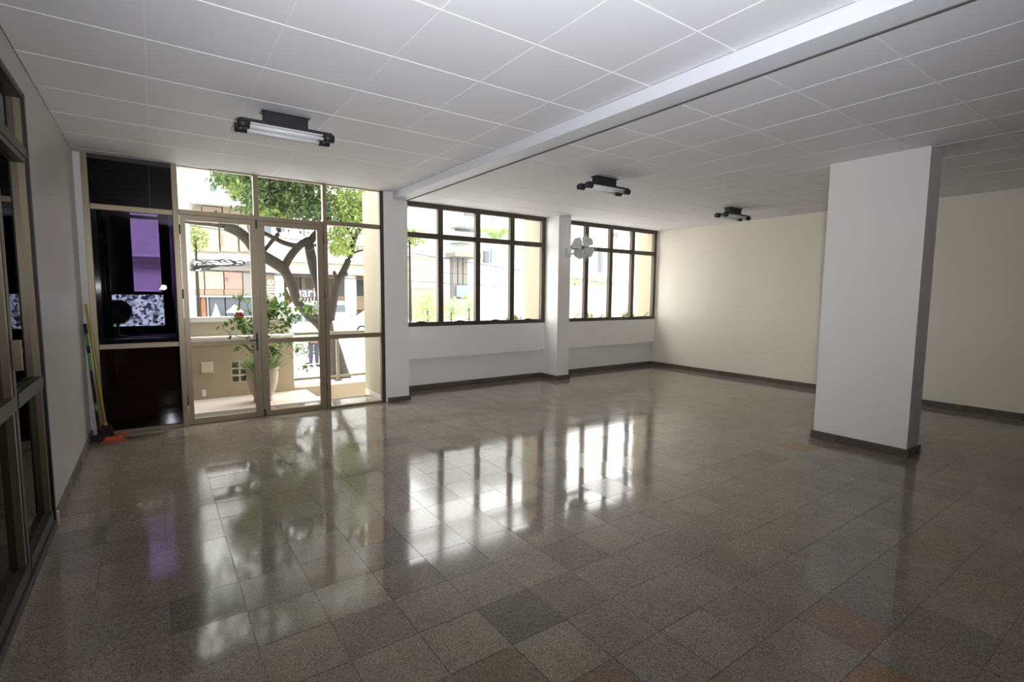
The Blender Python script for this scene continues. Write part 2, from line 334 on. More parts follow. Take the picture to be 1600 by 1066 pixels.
struct('baseboard_column_2', B((XC0-ST, XC1+ST, 0.13-ST, 0.13, 0, SH), (XC0-ST, XC0, 0.13, WY+0.10, 0, SH), (XC1, XC1+ST, 0.13, WY+0.10, 0, SH)), 'skirt', 'dark granite skirting round the column between the windows', 'baseboard')
struct('baseboard_pillar', B((PX0-ST, PX1+ST, PY0-ST, PY0, 0, SH), (PX0-ST, PX1+ST, PY1, PY1+ST, 0, SH), (PX0-ST, PX0, PY0, PY1, 0, SH), (PX1, PX1+ST, PY0, PY1, 0, SH)), 'skirt', 'dark granite skirting round the free-standing pillar', 'baseboard')
# upper floors of this house, above the glazing
struct('wall_upper_storeys', B((-6, 3.3, 0.0, 0.10, H+0.205, 9.0), (3.3, XR+0.2, 0.0, 0.90, H+0.205, 9.0)), 'beigel', 'beige upper storeys over the windows', 'wall')

# ------------------------------------------------------------------ glazed entrance (facade plane y = 0)
FD = 0.06   # frame depth
def part(name, m, par, *boxes, bevel=0.0): return obj(name, B(*boxes), m, par, bevel)
d1 = thing('door_1', 'champagne aluminium double glass door with transom lights to the porch', 'door', (1.70, 0.02, 0), kind='structure')
ZT0, ZT1, ZM0, ZM1 = 2.432, 2.490, 0.945, 1.0
part('jamb_post', 'gold', d1, (0.833, 0.892, -0.01, FD, 0, H), bevel=0.003)
part('jamb_post', 'gold', d1, (2.478, 2.530, -0.01, FD, 0, H), bevel=0.003)
part('transom_rail', 'gold', d1, (0.892, 2.478, -0.005, FD, 2.452, 2.508), bevel=0.003)
part('transom_mullion', 'gold', d1, (1.662, 1.720, -0.005, FD, 2.508, H), bevel=0.003)
part('head_rail', 'gold', d1, (0.892, 2.478, 0.01, FD, 2.985, H))
part('threshold', 'gold', d1, (0.892, 2.478, -0.012, FD+0.02, 0, 0.008))
for x0, x1 in ((0.892, 1.662), (1.720, 2.478)): part('glass_pane', 'clear', d1, (x0, x1, 0.028, 0.033, 2.508, 2.985))
for k, (x0, x1) in enumerate(((0.896, 1.690), (1.694, 2.474))):
    wl, wr = (0.052, 0.082) if k == 0 else (0.078, 0.075)
    lf = part('door_leaf', 'gold', d1, (x0, x0+wl, 0.0, 0.05, 0.012, 2.448), (x1-wr, x1, 0.0, 0.05, 0.012, 2.448), (x0+wl, x1-wr, 0.0, 0.05, 2.39, 2.448),
              (x0+wl, x1-wr, 0.0, 0.05, 0.012, 0.075), (x0+wl, x1-wr, 0.0, 0.05, 0.935, 0.995))
    part('glass_pane', 'clear', lf, (x0+wl, x1-wr, 0.024, 0.029, 0.995, 2.39)); part('glass_pane', 'clear', lf, (x0+wl, x1-wr, 0.024, 0.029, 0.075, 0.935))
    hx = x0-0.004 if k == 0 else x1+0.004
    for z in (0.30, 1.55, 2.28):
        bm = bmesh.new(); tube(bm, [(hx, -0.010, z-0.055), (hx, -0.010, z+0.055)], 0.007, 8); obj('hinge', bm, 'bronze', lf)
    if k == 0:
        bm = B((1.635, 1.655, -0.006, 0.0, 0.85, 1.075)); tube(bm, [(1.645, -0.006, 0.985), (1.645, -0.045, 0.985), (1.63, -0.05, 0.985), (1.555, -0.05, 0.985)], 0.009, 8)
        tag(obj('lever_handle', bm, 'blackm', lf), 'black lever handle')
        part('flush_bolt', 'blackm', lf, (1.672, 1.692, -0.012, 0.0, 2.352, 2.458))
    else: part('flush_bolt', 'blackm', lf, (1.696, 1.718, -0.012, 0.0, 0.01, 0.095))
w3 = thing('window_3', 'smoked glass panel of three panes before the porter room, left of the doors', 'window', (0.45, 0.02, 0), kind='structure')
part('side_post', 'gold', w3, (0.058, 0.112, -0.01, FD, 0, H), bevel=0.003)
for z0, z1 in ((0.0, 0.04), (ZM0, ZM1), (ZT0, ZT1)): part('glazing_rail', 'gold', w3, (0.112, 0.833, -0.005, FD, z0, z1), bevel=0.003)
part('head_shade', 'blackm', w3, (0.112, 0.833, 0.0, FD, 2.955, H))
part('glass_pane', 'brownglass', w3, (0.112, 0.833, 0.026, 0.031, 0.04, ZM0)); part('glass_pane', 'lodgeglass', w3, (0.112, 0.833, 0.026, 0.031, ZM1, ZT0)); tag(part('glass_pane', 'black', w3, (0.112, 0.833, 0.026, 0.031, ZT1, 2.955)), 'black film pane')
w4 = thing('window_4', 'clear glass side panel right of the doors beside the wall column', 'window', (2.9, 0.02, 0), kind='structure')
part('side_post', 'bronze', w4, (3.248, 3.304, -0.008, FD, 0, H), bevel=0.003)
for z0, z1 in ((0.0, 0.035), (0.955, 1.018), (2.470, 2.528)): part('glazing_rail', 'gold', w4, (2.530, 3.248, -0.003, FD, z0, z1), bevel=0.003)
part('head_rail', 'gold', w4, (2.530, 3.248, 0.01, FD, 2.985, H))
for z0, z1 in ((0.035, 0.955), (1.018, 2.470), (2.528, 2.985)): part('glass_pane', 'clear', w4, (2.530, 3.248, 0.028, 0.033, z0, z1))

# ------------------------------------------------------------------ bronze windows
def big_window(name, label, x0, x1, mulls, latches):
    w = thing(name, label, 'window', ((x0+x1)/2, WY+0.05, 1.05), kind='structure'); y0, y1 = WY+0.005, WY+0.075
    part('sill_rail', 'bronze', w, (x0, x1, y0-0.008, y1, 1.05, 1.118)); part('head_rail', 'bronze', w, (x0, x1, y0-0.008, y1, 2.925, H+0.012))
    edges = [x0]+mulls+[x1]
    part('side_post', 'bronze', w, (x0, x0+0.075, y0, y1, 1.118, 2.925)); part('side_post', 'bronze', w, (x1-0.085, x1, y0, y1, 1.118, 2.925))
    for m_ in mulls: part('mullion', 'bronze', w, (m_-0.046, m_+0.046, y0, y1, 1.118, 2.925))
    for k in range(len(edges)-1):
        a = edges[k]+(0.075 if k == 0 else 0.046); b = edges[k+1]-(0.085 if k == len(edges)-2 else 0.046)
        part('transom_rail', 'bronze', w, (a, b, y0+0.004, y1, 2.452, 2.535))
        part('glass_pane', 'clear', w, (a, b, y0+0.035, y0+0.040, 1.118, 2.452)); part('glass_pane', 'clear', w, (a, b, y0+0.035, y0+0.040, 2.535, 2.925))
        if latches:
            bm = bmesh.new(); cx = (a+b)/2+0.05; tube(bm, [(cx-0.10, y0-0.012, 1.105), (cx-0.02, y0-0.02, 1.118), (cx+0.07+0.05*random.random(), y0-0.03, 1.14+0.09*random.random())], 0.008, 7)
            obj('casement_stay', bm, 'blackm', w)
        else:
            bm = bmesh.new(); cx = (a+b)/2; tube(bm, [(cx-0.09, y0-0.012, 1.112), (cx-0.03, y0-0.02, 1.128), (cx+0.05, y0-0.02, 1.122), (cx+0.09, y0-0.012, 1.112)], 0.010, 7)
            obj('casement_stay', bm, 'blackm', w)
    return w
big_window('window_1', 'larger dark bronze window of eight panes beside the glazed doors', 3.72, XC0, [4.46, 5.17, 5.885], False)
big_window('window_2', 'far dark bronze window of eight panes next to the cream wall', XC1+0.04, XR-0.03, [7.70, 8.385, 9.05], True)

# ------------------------------------------------------------------ glazed door in the left wall
d2 = thing('door_2', 'dark glass door with bronze and champagne frame in the grey left wall', 'door', (-0.05, -3.37, 0), kind='structure')
part('outer_frame', 'ebony', d2, (-0.10, 0.012, DY1-0.035, DY1, 0, DZ), (-0.10, 0.012, DY0, DY0+0.035, 0, DZ), (-0.10, 0.012, DY0, DY1, DZ-0.04, DZ))
part('sill_rail', 'ebony', d2, (-0.10, 0.016, DY0+0.035, DY1-0.035, 0, 0.055))
part('transom_rail', 'ebony', d2, (-0.10, 0.006, DY0+0.035, DY1-0.035, 2.395, 2.455))
part('glass_pane', 'dark', d2, (-0.041, -0.035, DY0+0.035, DY1-0.035, 2.455, DZ-0.04))
for y in (DY1-0.035-0.03, DY0+0.035): part('glazing_bead', 'gold', d2, (-0.035, -0.004, y, y+0.03, 2.455, DZ-0.04))
for ya, yb in ((-3.368, DY1-0.036), (DY0+0.036, -3.372)):
    lf = part('door_leaf', 'ebony', d2, (-0.085, 0.0, ya, ya+0.05, 0.058, 2.392), (-0.085, 0.0, yb-0.012, yb, 0.058, 2.392), (-0.085, 0.0, ya+0.05, yb-0.012, 2.36, 2.392),
              (-0.085, 0.004, ya+0.05, yb-0.012, 0.058, 0.13), (-0.085, 0.004, ya+0.05, yb-0.012, 0.955, 1.03))
    part('glass_pane', 'dark', lf, (-0.041, -0.035, ya+0.05, yb-0.012, 1.03, 2.36)); part('glass_pane', 'dark', lf, (-0.041, -0.035, ya+0.05, yb-0.012, 0.13, 0.955))
    for z0, z1 in ((1.03, 2.36), (0.13, 0.955)):
        part('glazing_bead', 'gold', lf, (-0.035, -0.004, yb-0.042, yb-0.012, z0, z1)); part('glazing_bead', 'gold', lf, (-0.035, -0.004, ya+0.05, ya+0.062, z0, z1))
    if ya > -3.4: part('pull_handle', 'gold', lf, (0.0, 0.035, ya+0.012, ya+0.034, 1.16, 1.32))
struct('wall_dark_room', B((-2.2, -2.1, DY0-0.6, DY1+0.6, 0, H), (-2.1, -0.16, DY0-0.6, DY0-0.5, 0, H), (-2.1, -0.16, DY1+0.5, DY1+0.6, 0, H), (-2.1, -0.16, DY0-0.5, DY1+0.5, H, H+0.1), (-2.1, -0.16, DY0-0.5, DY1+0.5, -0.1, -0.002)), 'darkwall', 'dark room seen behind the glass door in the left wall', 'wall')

# ------------------------------------------------------------------ porter room behind the smoked glass
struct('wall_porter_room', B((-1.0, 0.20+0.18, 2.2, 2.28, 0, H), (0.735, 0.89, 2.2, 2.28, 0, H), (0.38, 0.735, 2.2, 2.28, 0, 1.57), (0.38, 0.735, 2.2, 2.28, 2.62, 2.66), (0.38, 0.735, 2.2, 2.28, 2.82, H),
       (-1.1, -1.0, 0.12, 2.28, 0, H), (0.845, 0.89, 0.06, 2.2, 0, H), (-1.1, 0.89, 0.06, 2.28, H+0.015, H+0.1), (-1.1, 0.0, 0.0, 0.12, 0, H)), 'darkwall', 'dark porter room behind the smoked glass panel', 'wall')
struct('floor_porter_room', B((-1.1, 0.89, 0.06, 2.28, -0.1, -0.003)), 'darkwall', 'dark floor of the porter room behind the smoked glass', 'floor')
w5 = thing('window_5', 'purple film window in the back of the porter room', 'window', (0.56, 2.22, 1.57), kind='structure')
part('glass_pane', 'purple', w5, (0.38, 0.735, 2.235, 2.240, 1.57, 2.62)); part('glass_pane', 'purple', w5, (0.38, 0.735, 2.235, 2.240, 2.66, 2.82))
part('window_frame', 'blackm', w5, (0.372, 0.392, 2.19, 2.25, 1.57, 2.82), (0.722, 0.742, 2.19, 2.25, 1.57, 2.82))
dk = thing('porter_desk', 'dark brown desk with grey top behind the smoked glass panel', 'desk', (0.2, 1.1, 0))
part('desk_top', 'wood2', dk, (-0.8, 0.84, 0.62, 1.45, 0.965, 1.0), bevel=0.004); part('front_panel', 'brown', dk, (-0.78, 0.82, 0.70, 0.73, 0, 0.965)); part('side_panel', 'brown', dk, (-0.78, -0.75, 0.73, 1.43, 0, 0.965)); part('side_panel', 'brown', dk, (0.79, 0.82, 0.73, 1.43, 0, 0.965))
mo = thing('monitor', 'screen with a black and white picture on the desk behind the fan', 'monitor', (0.45, 1.25, 1.0))
part('bezel', 'blackp', mo, (0.17, 0.735, 1.205, 1.235, 1.105, 1.545), bevel=0.006); part('stand', 'blackp', mo, (0.42, 0.48, 1.235, 1.27, 1.0, 1.3), (0.34, 0.56, 1.17, 1.33, 1.0, 1.015))
ms = bpy.data.materials.new('camera_picture_screen'); ms.use_nodes = True; nt = ms.node_tree; b = nt.nodes['Principled BSDF']; b.inputs['Base Color'].default_value = (0.01, 0.01, 0.01, 1)
tc = nt.nodes.new('ShaderNodeTexCoord'); vo = nt.nodes.new('ShaderNodeTexVoronoi'); vo.inputs['Scale'].default_value = 28; ns = nt.nodes.new('ShaderNodeTexNoise'); ns.inputs['Scale'].default_value = 9; ns.inputs['Detail'].default_value = 6
nt.links.new(tc.outputs['Object'], ns.inputs['Vector']); mxv = nt.nodes.new('ShaderNodeVectorMath'); mxv.operation = 'ADD'; nt.links.new(tc.outputs['Object'], mxv.inputs[0])
scl = nt.nodes.new('ShaderNodeVectorMath'); scl.operation = 'SCALE'; scl.inputs['Scale'].default_value = 0.12; nt.links.new(ns.outputs['Color'], scl.inputs[0]); nt.links.new(scl.outputs[0], mxv.inputs[1]); nt.links.new(mxv.outputs[0], vo.inputs['Vector'])
sc = nt.nodes.new('ShaderNodeSeparateColor'); nt.links.new(vo.outputs['Color'], sc.inputs[0]); rp = nt.nodes.new('ShaderNodeValToRGB'); rp.color_ramp.elements[0].color = (0.03, 0.04, 0.06, 1); rp.color_ramp.elements[0].position = 0.25; rp.color_ramp.elements[1].color = (0.66, 0.70, 0.80, 1); rp.color_ramp.elements[1].position = 0.75
nt.links.new(sc.outputs[0], rp.inputs[0]); nt.links.new(rp.outputs[0], b.inputs['Emission Color']); b.inputs['Emission Strength'].default_value = 2.6
part('screen', ms, mo, (0.185, 0.722, 1.2025, 1.2045, 1.125, 1.53))
df = thing('desk_fan', 'black round desk fan standing before the screen', 'fan', (0.235, 0.95, 1.0))
fc = Vector((0.235, 0.93, 1.315))
bm = bmesh.new()
for r in (0.155, 0.13, 0.10, 0.07, 0.04):
    for s in (-0.05, 0.05):
        q = (1.0 if r < 0.14 else 0.4)
        tube(bm, [fc+Vector((r*math.cos(a), s*q, r*math.sin(a))) for a in [2*math.pi*k/28 for k in range(29)]], 0.004, 5, cap=False)
for k in range(22):
    a = 2*math.pi*k/22; c_, s_ = math.cos(a), math.sin(a)
    for y in (-1, 1): tube(bm, [fc+Vector((0.03*c_, 0.055*y, 0.03*s_)), fc+Vector((0.13*c_, 0.05*y, 0.13*s_)), fc+Vector((0.158*c_, 0.0, 0.158*s_))], 0.003, 4)
tube(bm, [fc+Vector((0, 0.045, 0)), fc+Vector((0, 0.05, 0))], 0.148, 30)
obj('fan_guard', bm, 'blackp', df)
for k in range(4):
    bm = bmesh.new(); a = k*math.pi/2; pts = []
    for t, r in ((-0.1, 0.03), (-0.35, 0.10), (-0.15, 0.138), (0.35, 0.135), (0.55, 0.09), (0.25, 0.03)):
        pts.append(fc+Vector((r*math.cos(a+t), t*0.03, r*math.sin(a+t))))
    prism(bm, pts, (0, 0.003, 0)); obj('fan_blade', bm, 'blackp', df)
bm = bmesh.new(); tube(bm, [fc+Vector((0, -0.03, 0)), fc+Vector((0, 0.10, 0))], 0.04, 14); obj('fan_motor', bm, 'blackp', df)
bm = bmesh.new(); lathe(bm, [(0.10, 0.0), (0.10, 0.015), (0.03, 0.03), (0.014, 0.05), (0.014, 0.29)], 20, (0.235, 1.0, 1.0)); obj('fan_stand', bm, 'blackp', df)
bm = B((0.40, 0.55, 0.80, 0.90, 1.0, 1.012)); tag(obj('paper_pad', bm, 'letter'), 'pale paper pad lying on the porter desk', 'paper')

# ------------------------------------------------------------------ ceiling lamps
def lamp(x, y, label):
    t = thing('ceiling_lamp', label, 'lamp', (x, y, 2.83), 'twin tube ceiling lamps')
    bm = B((x-0.165, x+0.165, y-0.045, y+0.045, 2.90, 2.999)); obj('mount_box', bm, 'blackm', t, 0.004)
    part('mount_plate', 'blackm', t, (x-0.18, x+0.18, y-0.055, y+0.055, 2.990, 2.999))
    for s in (-1, 1):
        yy = y+s*0.068
        part('lamp_tray', 'blackm', t, (x-0.345, x+0.345, yy-0.026, yy+0.026, 2.878, 2.902), bevel=0.004)
        part('reflector', 'reflector', t, (x-0.27, x+0.27, yy-0.022, yy+0.022, 2.872, 2.878))
        bm = bmesh.new(); tube(bm, [(x-0.285, yy, 2.852), (x+0.285, yy, 2.852)], 0.0145, 14); tb = obj('lamp_tube', bm, 'tube', t)
        for e in (-1, 1):
            bm = bmesh.new(); tube(bm, [(x+e*0.275, yy, 2.862), (x+e*0.36, yy, 2.862)], 0.034, 14); obj('end_cap', bm, 'blackm', t)
    part('cross_bar', 'blackm', t, (x-0.10, x-0.06, y-0.10, y+0.10, 2.893, 2.905)); part('cross_bar', 'blackm', t, (x+0.06, x+0.10, y-0.10, y+0.10, 2.893, 2.905))
lamp(1.55, -2.44, 'black twin tube ceiling lamp nearest the glazed doors')
lamp(5.17, -2.44, 'black twin tube ceiling lamp in front of the bronze windows, middle of three')
lamp(8.38, -2.17, 'black twin tube ceiling lamp farthest away near the cream wall')

# ------------------------------------------------------------------ wall fan on the column
wf = thing('wall_fan', 'pale grey wall fan fixed to the column between the windows', 'fan', (6.86, 0.13, 2.38))
fcen = Vector((6.93, -0.20, 2.42)); nrm = (CAM-fcen); nrm.z = -0.45; nrm.x += 2.2; nrm.normalize()
fa = nrm.cross(Vector((0, 0, 1))).normalized(); fb = fa.cross(nrm)*-1
if fb.z < 0: fb = -fb
part('wall_bracket', 'fang', wf, (6.80, 6.92, 0.085, 0.129, 2.27, 2.43), bevel=0.01)
bm = bmesh.new(); tube(bm, curve([(6.86, 0.09, 2.33), (6.88, 0.0, 2.32), fcen-nrm*0.16-fb*0.03, fcen-nrm*0.10], 5), 0.016, 10); obj('arm', bm, 'fang', wf)
bm = bmesh.new(); tube(bm, [fcen-nrm*0.17, fcen-nrm*0.15, fcen-nrm*0.06, fcen-nrm*0.03], [0.035, 0.055, 0.06, 0.04], 16); obj('motor_housing', bm, 'fang', wf)
for k in range(4):
    bm = bmesh.new(); a0 = 0.55+k*math.pi/2; pts = []
    for t, r in ((-0.3, 0.03), (-0.70, 0.11), (-0.66, 0.18), (-0.3, 0.218), (0.25, 0.222), (0.72, 0.185), (0.72, 0.09), (0.3, 0.03)):
        a = a0+t; pts.append(fcen+fa*(r*math.cos(a))+fb*(r*math.sin(a))+nrm*(t*0.05))
    prism(bm, pts, nrm*0.003); obj('fan_blade', bm, 'fang', wf)
bm = bmesh.new(); tube(bm, [fcen-nrm*0.02, fcen+nrm*0.03, fcen+nrm*0.04], [0.03, 0.028, 0.015], 14); obj('hub_cap', bm, 'fanh', wf)
bm = bmesh.new()
for r, dn in ((0.235, 0.0), (0.20, 0.05), (0.12, 0.075), (0.06, 0.08), (0.20, -0.05), (0.12, -0.07)):
    tube(bm, [fcen+fa*(r*math.cos(a))+fb*(r*math.sin(a))+nrm*dn for a in [2*math.pi*k/32 for k in range(33)]], 0.0022, 4, cap=False)
for k in range(24):
    a = 2*math.pi*k/24; u_ = fa*math.cos(a)+fb*math.sin(a)
    tube(bm, [fcen+u_*0.05+nrm*0.08, fcen+u_*0.12+nrm*0.075, fcen+u_*0.20+nrm*0.05, fcen+u_*0.235, fcen+u_*0.20-nrm*0.05, fcen+u_*0.10-nrm*0.07], 0.0013, 4)
obj('wire_guard', bm, 'wire', wf)

# ------------------------------------------------------------------ cleaning tools in the corner
br = thing('broom', 'broom with yellow handle leaning in the corner by the smoked panel', 'broom', (0.13, -0.14, 0))
p0, p1 = Vector((0.135, -0.15, 0.14)), Vector((0.028, -0.030, 1.44))
bm = bmesh.new(); tube(bm, [p0, p1], 0.0115, 10); obj('handle', bm, 'yellow', br)
bm = bmesh.new(); tube(bm, [p0-(p1-p0)*0.03, p0+(p1-p0)*0.03], [0.022, 0.017], 12); tag(obj('socket', bm, mat('amber_plastic', (0.70, 0.30, 0.02), 0.4), br), 'amber handle socket')
bm = bmesh.new(); prism(bm, [(0.075, -0.195, 0.03), (0.205, -0.195, 0.03), (0.185, -0.185, 0.15), (0.10, -0.185, 0.15)], (0, 0.06, 0)); obj('bristle_head', bm, 'bristle', br)
sq = thing('squeegee', 'floor squeegee with banded green and black handle against the grey wall', 'squeegee', (0.06, -0.2, 0))
q0, q1 = Vector((0.085, -0.225, 0.06)), Vector((0.018, -0.10, 1.235))
cuts = [(0, 0.13, 'bristle'), (0.13, 0.22, 'bristle'), (0.22, 0.29, 'green'), (0.29, 0.58, 'bristle'), (0.58, 0.74, 'green'), (0.74, 0.80, 'blackp'), (0.80, 0.91, 'green'), (0.91, 1.0, 'blackp')]
for a, b_, mm in cuts:
    bm = bmesh.new(); tube(bm, [q0+(q1-q0)*a, q0+(q1-q0)*b_], 0.0135 if mm != 'blackp' else 0.0155, 10); obj('handle_band', bm, mm, sq)
part('squeegee_head', 'blackp', sq, (0.03, 0.14, -0.245, -0.205, 0.012, 0.07), bevel=0.006); part('rubber_blade', 'blackp', sq, (0.03, 0.14, -0.229, -0.221, 0.0005, 0.014))
dp = thing('dustpan', 'orange plastic dustpan lying on the floor below the broom', 'dustpan', (0.19, -0.27, 0))
bm = bmesh.new(); prism(bm, [(0.10, -0.38, 0.001), (0.30, -0.35, 0.001), (0.31, -0.29, 0.006), (0.28, -0.265, 0.006), (0.13, -0.275, 0.006)], (0, 0, 0.006)); obj('pan', bm, 'orange', dp)
bm = bmesh.new(); prism(bm, [(0.13, -0.275, 0.01), (0.28, -0.265, 0.01), (0.28, -0.26, 0.045), (0.13, -0.27, 0.045)], (0, 0.006, 0)); prism(bm, [(0.102, -0.38, 0.006), (0.13, -0.275, 0.006), (0.13, -0.275, 0.045)], (0.006, 0, 0)); obj('pan_wall', bm, 'orange', dp)
bm = bmesh.new(); tube(bm, [(0.22, -0.262, 0.03), (0.29, -0.215, 0.045), (0.33, -0.18, 0.035)], [0.012, 0.014, 0.012], 10); obj('pan_handle', bm, 'orange', dp)

# ------------------------------------------------------------------ porch
YP = 1.70
struct('floor_porch', B((0.89, 2.60, 0.062, YP, -0.18, -0.012), (2.60, 3.305, 0.062, 0.58, -0.18, -0.012)), 'porch', 'pinkish stone porch floor outside the glass doors', 'floor')
GZ = -1.05
# porch wall with the lattice opening
LX0, LX1, LZ0, LZ1 = 1.53, 2.20, 0.20, 0.52
wp = struct('wall_porch', B((0.89, LX0, YP, YP+0.14, GZ, 0.87), (LX1, 2.42, YP, YP+0.14, GZ, 0.87), (LX0, LX1, YP, YP+0.14, GZ, LZ0), (LX0, LX1, YP, YP+0.14, LZ1, 0.87)), 'beige', 'beige rendered porch wall with a pierced lattice', 'wall')
obj('coping', B((0.89, 2.44, YP-0.02, YP+0.22, 0.87, 0.905)), 'ledge', wp)
nx, nz = 6, 3; cw, ch = (LX1-LX0)/nx, (LZ1-LZ0)/nz
for i in range(nx):
    for j in range(nz):
        x, z = LX0+i*cw, LZ0+j*ch; t = 0.013
        obj('lattice_block', B((x, x+t, YP+0.01, YP+0.13, z, z+ch), (x+cw-t, x+cw, YP+0.01, YP+0.13, z, z+ch), (x+t, x+cw-t, YP+0.01, YP+0.13, z, z+t), (x+t, x+cw-t, YP+0.01, YP+0.13, z+ch-t, z+ch)), 'latt', wp)
struct('wall_planter', B((0.89, 2.42, 1.93, 2.10, GZ, 1.12)), 'beigel', 'low beige wall with white coping behind the porch wall', 'wall')
obj('coping', B((0.89, 2.42, 1.925, 2.14, 1.12, 1.19)), 'ledge', [o for o in C.objects if o.name == 'wall_planter'][0])
tag(obj('cover_plate', B((1.14, 1.29, YP-0.018, YP, 0.38, 0.54)), 'box', None, 0.006), 'square cream cover plate on the porch wall', 'cover plate')
tag(obj('socket_outlet', B((1.135, 1.185, YP-0.014, YP, 0.03, 0.13)), 'letter', None, 0.004), 'small white socket outlet low on the porch wall', 'socket')
# stair side: lower wall with white ledge, steps and railing
struct('wall_stair', B((2.42, 3.95, 1.98, 2.14, GZ, -0.015)), 'beigel', 'low beige wall under the railing beside the porch steps', 'wall')
obj('coping', B((2.42, 3.95, 1.92, 2.18, -0.015, 0.03)), 'ledge', [o for o in C.objects if o.name == 'wall_stair'][0])
st = thing('porch_steps', 'stone steps going down beside the porch', 'steps', (3.2, 1.2, GZ), kind='structure')
for k in range(5): obj('step', B((2.60+0.27*k, 2.60+0.27*(k+1), 0.86, 1.98, GZ, -0.19-0.17*k)), 'porch', st)
struct('wall_pier_foot', B((3.293, 3.305, 0.07, 0.84, -0.012, 0.075)), 'porch', 'stone skirting at the foot of the outer column face', 'baseboard')
obj('render_skin', B((3.297, 3.305, 0.066, 0.845, 0.0, H+0.1)), 'beigel', [o for o in C.objects if o.name == 'wall_column_1'][0])
for nm, x0, y0 in (('wall_column_2', XC0, WY+0.09), ): obj('render_skin', B((x0-0.008, x0, y0, 1.16, 0.5, H+0.1)), 'beigel', [o for o in C.objects if o.name == nm][0])
obj('render_skin', B((XR-0.01, XR, WY+0.10, 1.055, 0.3, H+0.1)), 'beigel', [o for o in C.objects if o.name == 'wall_right'][0])
rl = thing('railing', 'beige metal railing with glass infill above the porch steps', 'railing', (3.1, 2.05, 0.03))
part('top_rail', 'railm', rl, (2.42, 3.95, 2.02, 2.08, 0.86, 0.905), bevel=0.006); part('bottom_rail', 'railm', rl, (2.45, 3.95, 2.03, 2.07, 0.09, 0.13))
for x in (2.43, 3.20, 3.90): part('post', 'railm', rl, (x, x+0.045, 2.028, 2.072, 0.03, 0.86))
part('base_plate', 'bronze', rl, (3.16, 3.29, 2.0, 2.1, 0.03, 0.045))
for x0, x1 in ((2.475, 3.20), (3.245, 3.90)): part('glass_panel', 'clear', rl, (x0, x1, 2.047, 2.053, 0.13, 0.86))
# potted hibiscus
PV = Vector((1.86, 1.10, -0.012))
pt = thing('potted_shrub', 'tall pale clay pot with a leafy shrub and a red flower on the porch', 'potted plant', PV)
bm = bmesh.new(); lathe(bm, [(0.115, 0), (0.125, 0.03), (0.12, 0.06), (0.17, 0.16), (0.205, 0.30), (0.215, 0.40), (0.205, 0.45), (0.225, 0.47), (0.225, 0.50), (0.195, 0.50), (0.185, 0.44)], 32, PV); obj('pot', bm, 'pot', pt)
bm = bmesh.new(); lathe(bm, [(0.18, 0.435), (0.10, 0.455), (0.02, 0.46)], 20, PV); obj('soil', bm, 'soil', pt)
rs = random.Random(3)
def leafquad(bm, p, d, n, L, w):
    d = d.normalized(); s = d.cross(n); s = s.normalized() if s.length > 1e-4 else Vector((1, 0, 0)); n2 = s.cross(d)
    a = bm.verts.new(p); b_ = bm.verts.new(p+d*L*0.45+s*w*0.5+n2*w*0.12); c = bm.verts.new(p+d*L); e = bm.verts.new(p+d*L*0.45-s*w*0.5+n2*w*0.12)
    bm.faces.new((a, b_, c)); bm.faces.new((a, c, e))
def rv(r): return Vector((r.gauss(0, 1), r.gauss(0, 1), r.gauss(0, 1)))
def hang(u, v, y): return at(u, v, y)
stem = [at(404, 585, 1.1), at(403, 550, 1.1), at(405, 520, 1.08), at(412, 490, 1.1), at(420, 465, 1.12)]
branches = [(stem, 0.014), ([at(404, 560, 1.1), at(395, 548, 1.05), at(380, 540, 1.0), at(368, 538, 0.98)], 0.008), ([at(404, 530, 1.08), at(390, 518, 1.0), at(377, 510, 0.96), at(370, 500, 0.95)], 0.007),
  ([at(405, 525, 1.1), at(428, 515, 1.2), at(448, 507, 1.25), at(458, 500, 1.3)], 0.007), ([at(410, 500, 1.1), at(430, 492, 1.2), at(455, 488, 1.25), at(480, 486, 1.3), at(495, 484, 1.32)], 0.008),
  ([at(408, 505, 1.1), at(425, 485, 1.15), at(440, 473, 1.2)], 0.007), ([at(405, 540, 1.1), at(425, 528, 1.0), at(450, 535, 0.9), at(462, 552, 0.85), at(478, 578, 0.82)], 0.006),
  ([at(395, 530, 1.0), at(370, 525, 0.95), at(350, 515, 0.92), at(338, 512, 0.9)], 0.005), ([at(404, 570, 1.1), at(425, 550, 1.2), at(440, 545, 1.25)], 0.006), ([at(400, 520, 1.1), at(392, 495, 1.15), at(382, 470, 1.2), at(366, 470, 1.2)], 0.006)]
bm = bmesh.new(); lf = bmesh.new()
dens = [70, 16, 34, 40, 64, 60, 10, 6, 34, 12]
for (pts, r), dn in zip(branches, dens):
    c = curve(pts, 5); n = len(c); tube(bm, c, [r*(1-0.75*i/(n-1)) for i in range(n)], 6)
    for k in range(int(dn*2.0)):
        t = rs.uniform(0.25, 1.0); p = c[min(n-1, int(t*(n-1)))]+rv(rs)*0.05
        leafquad(lf, p, rv(rs)+Vector((0, 0, 0.3)), Vector((0, 0, 1))+rv(rs)*0.5, rs.uniform(0.065, 0.105), rs.uniform(0.045, 0.07))
c = [at(478, 572, 0.82)]
for k in range(14): leafquad(lf, c[0]+rv(rs)*0.035, rv(rs)+Vector((0, 0, -0.5)), rv(rs), 0.08, 0.035)
obj('stem', bm, 'bark', pt); obj('foliage', lf, 'shrub', pt, recalc=False)['kind'] = 'stuff'
bm = bmesh.new()
for k in range(230):
    a = rs.uniform(0, 6.28); p = PV+Vector((0.16*math.cos(a)*rs.random()**0.5, 0.16*math.sin(a)*rs.random()**0.5, 0.45)); d = Vector((math.cos(a)*0.8, math.sin(a)*0.8, rs.uniform(0.2, 1.2)))
    leafquad(bm, p, d, Vector((0, 0, 1)), rs.uniform(0.18, 0.32), 0.022)
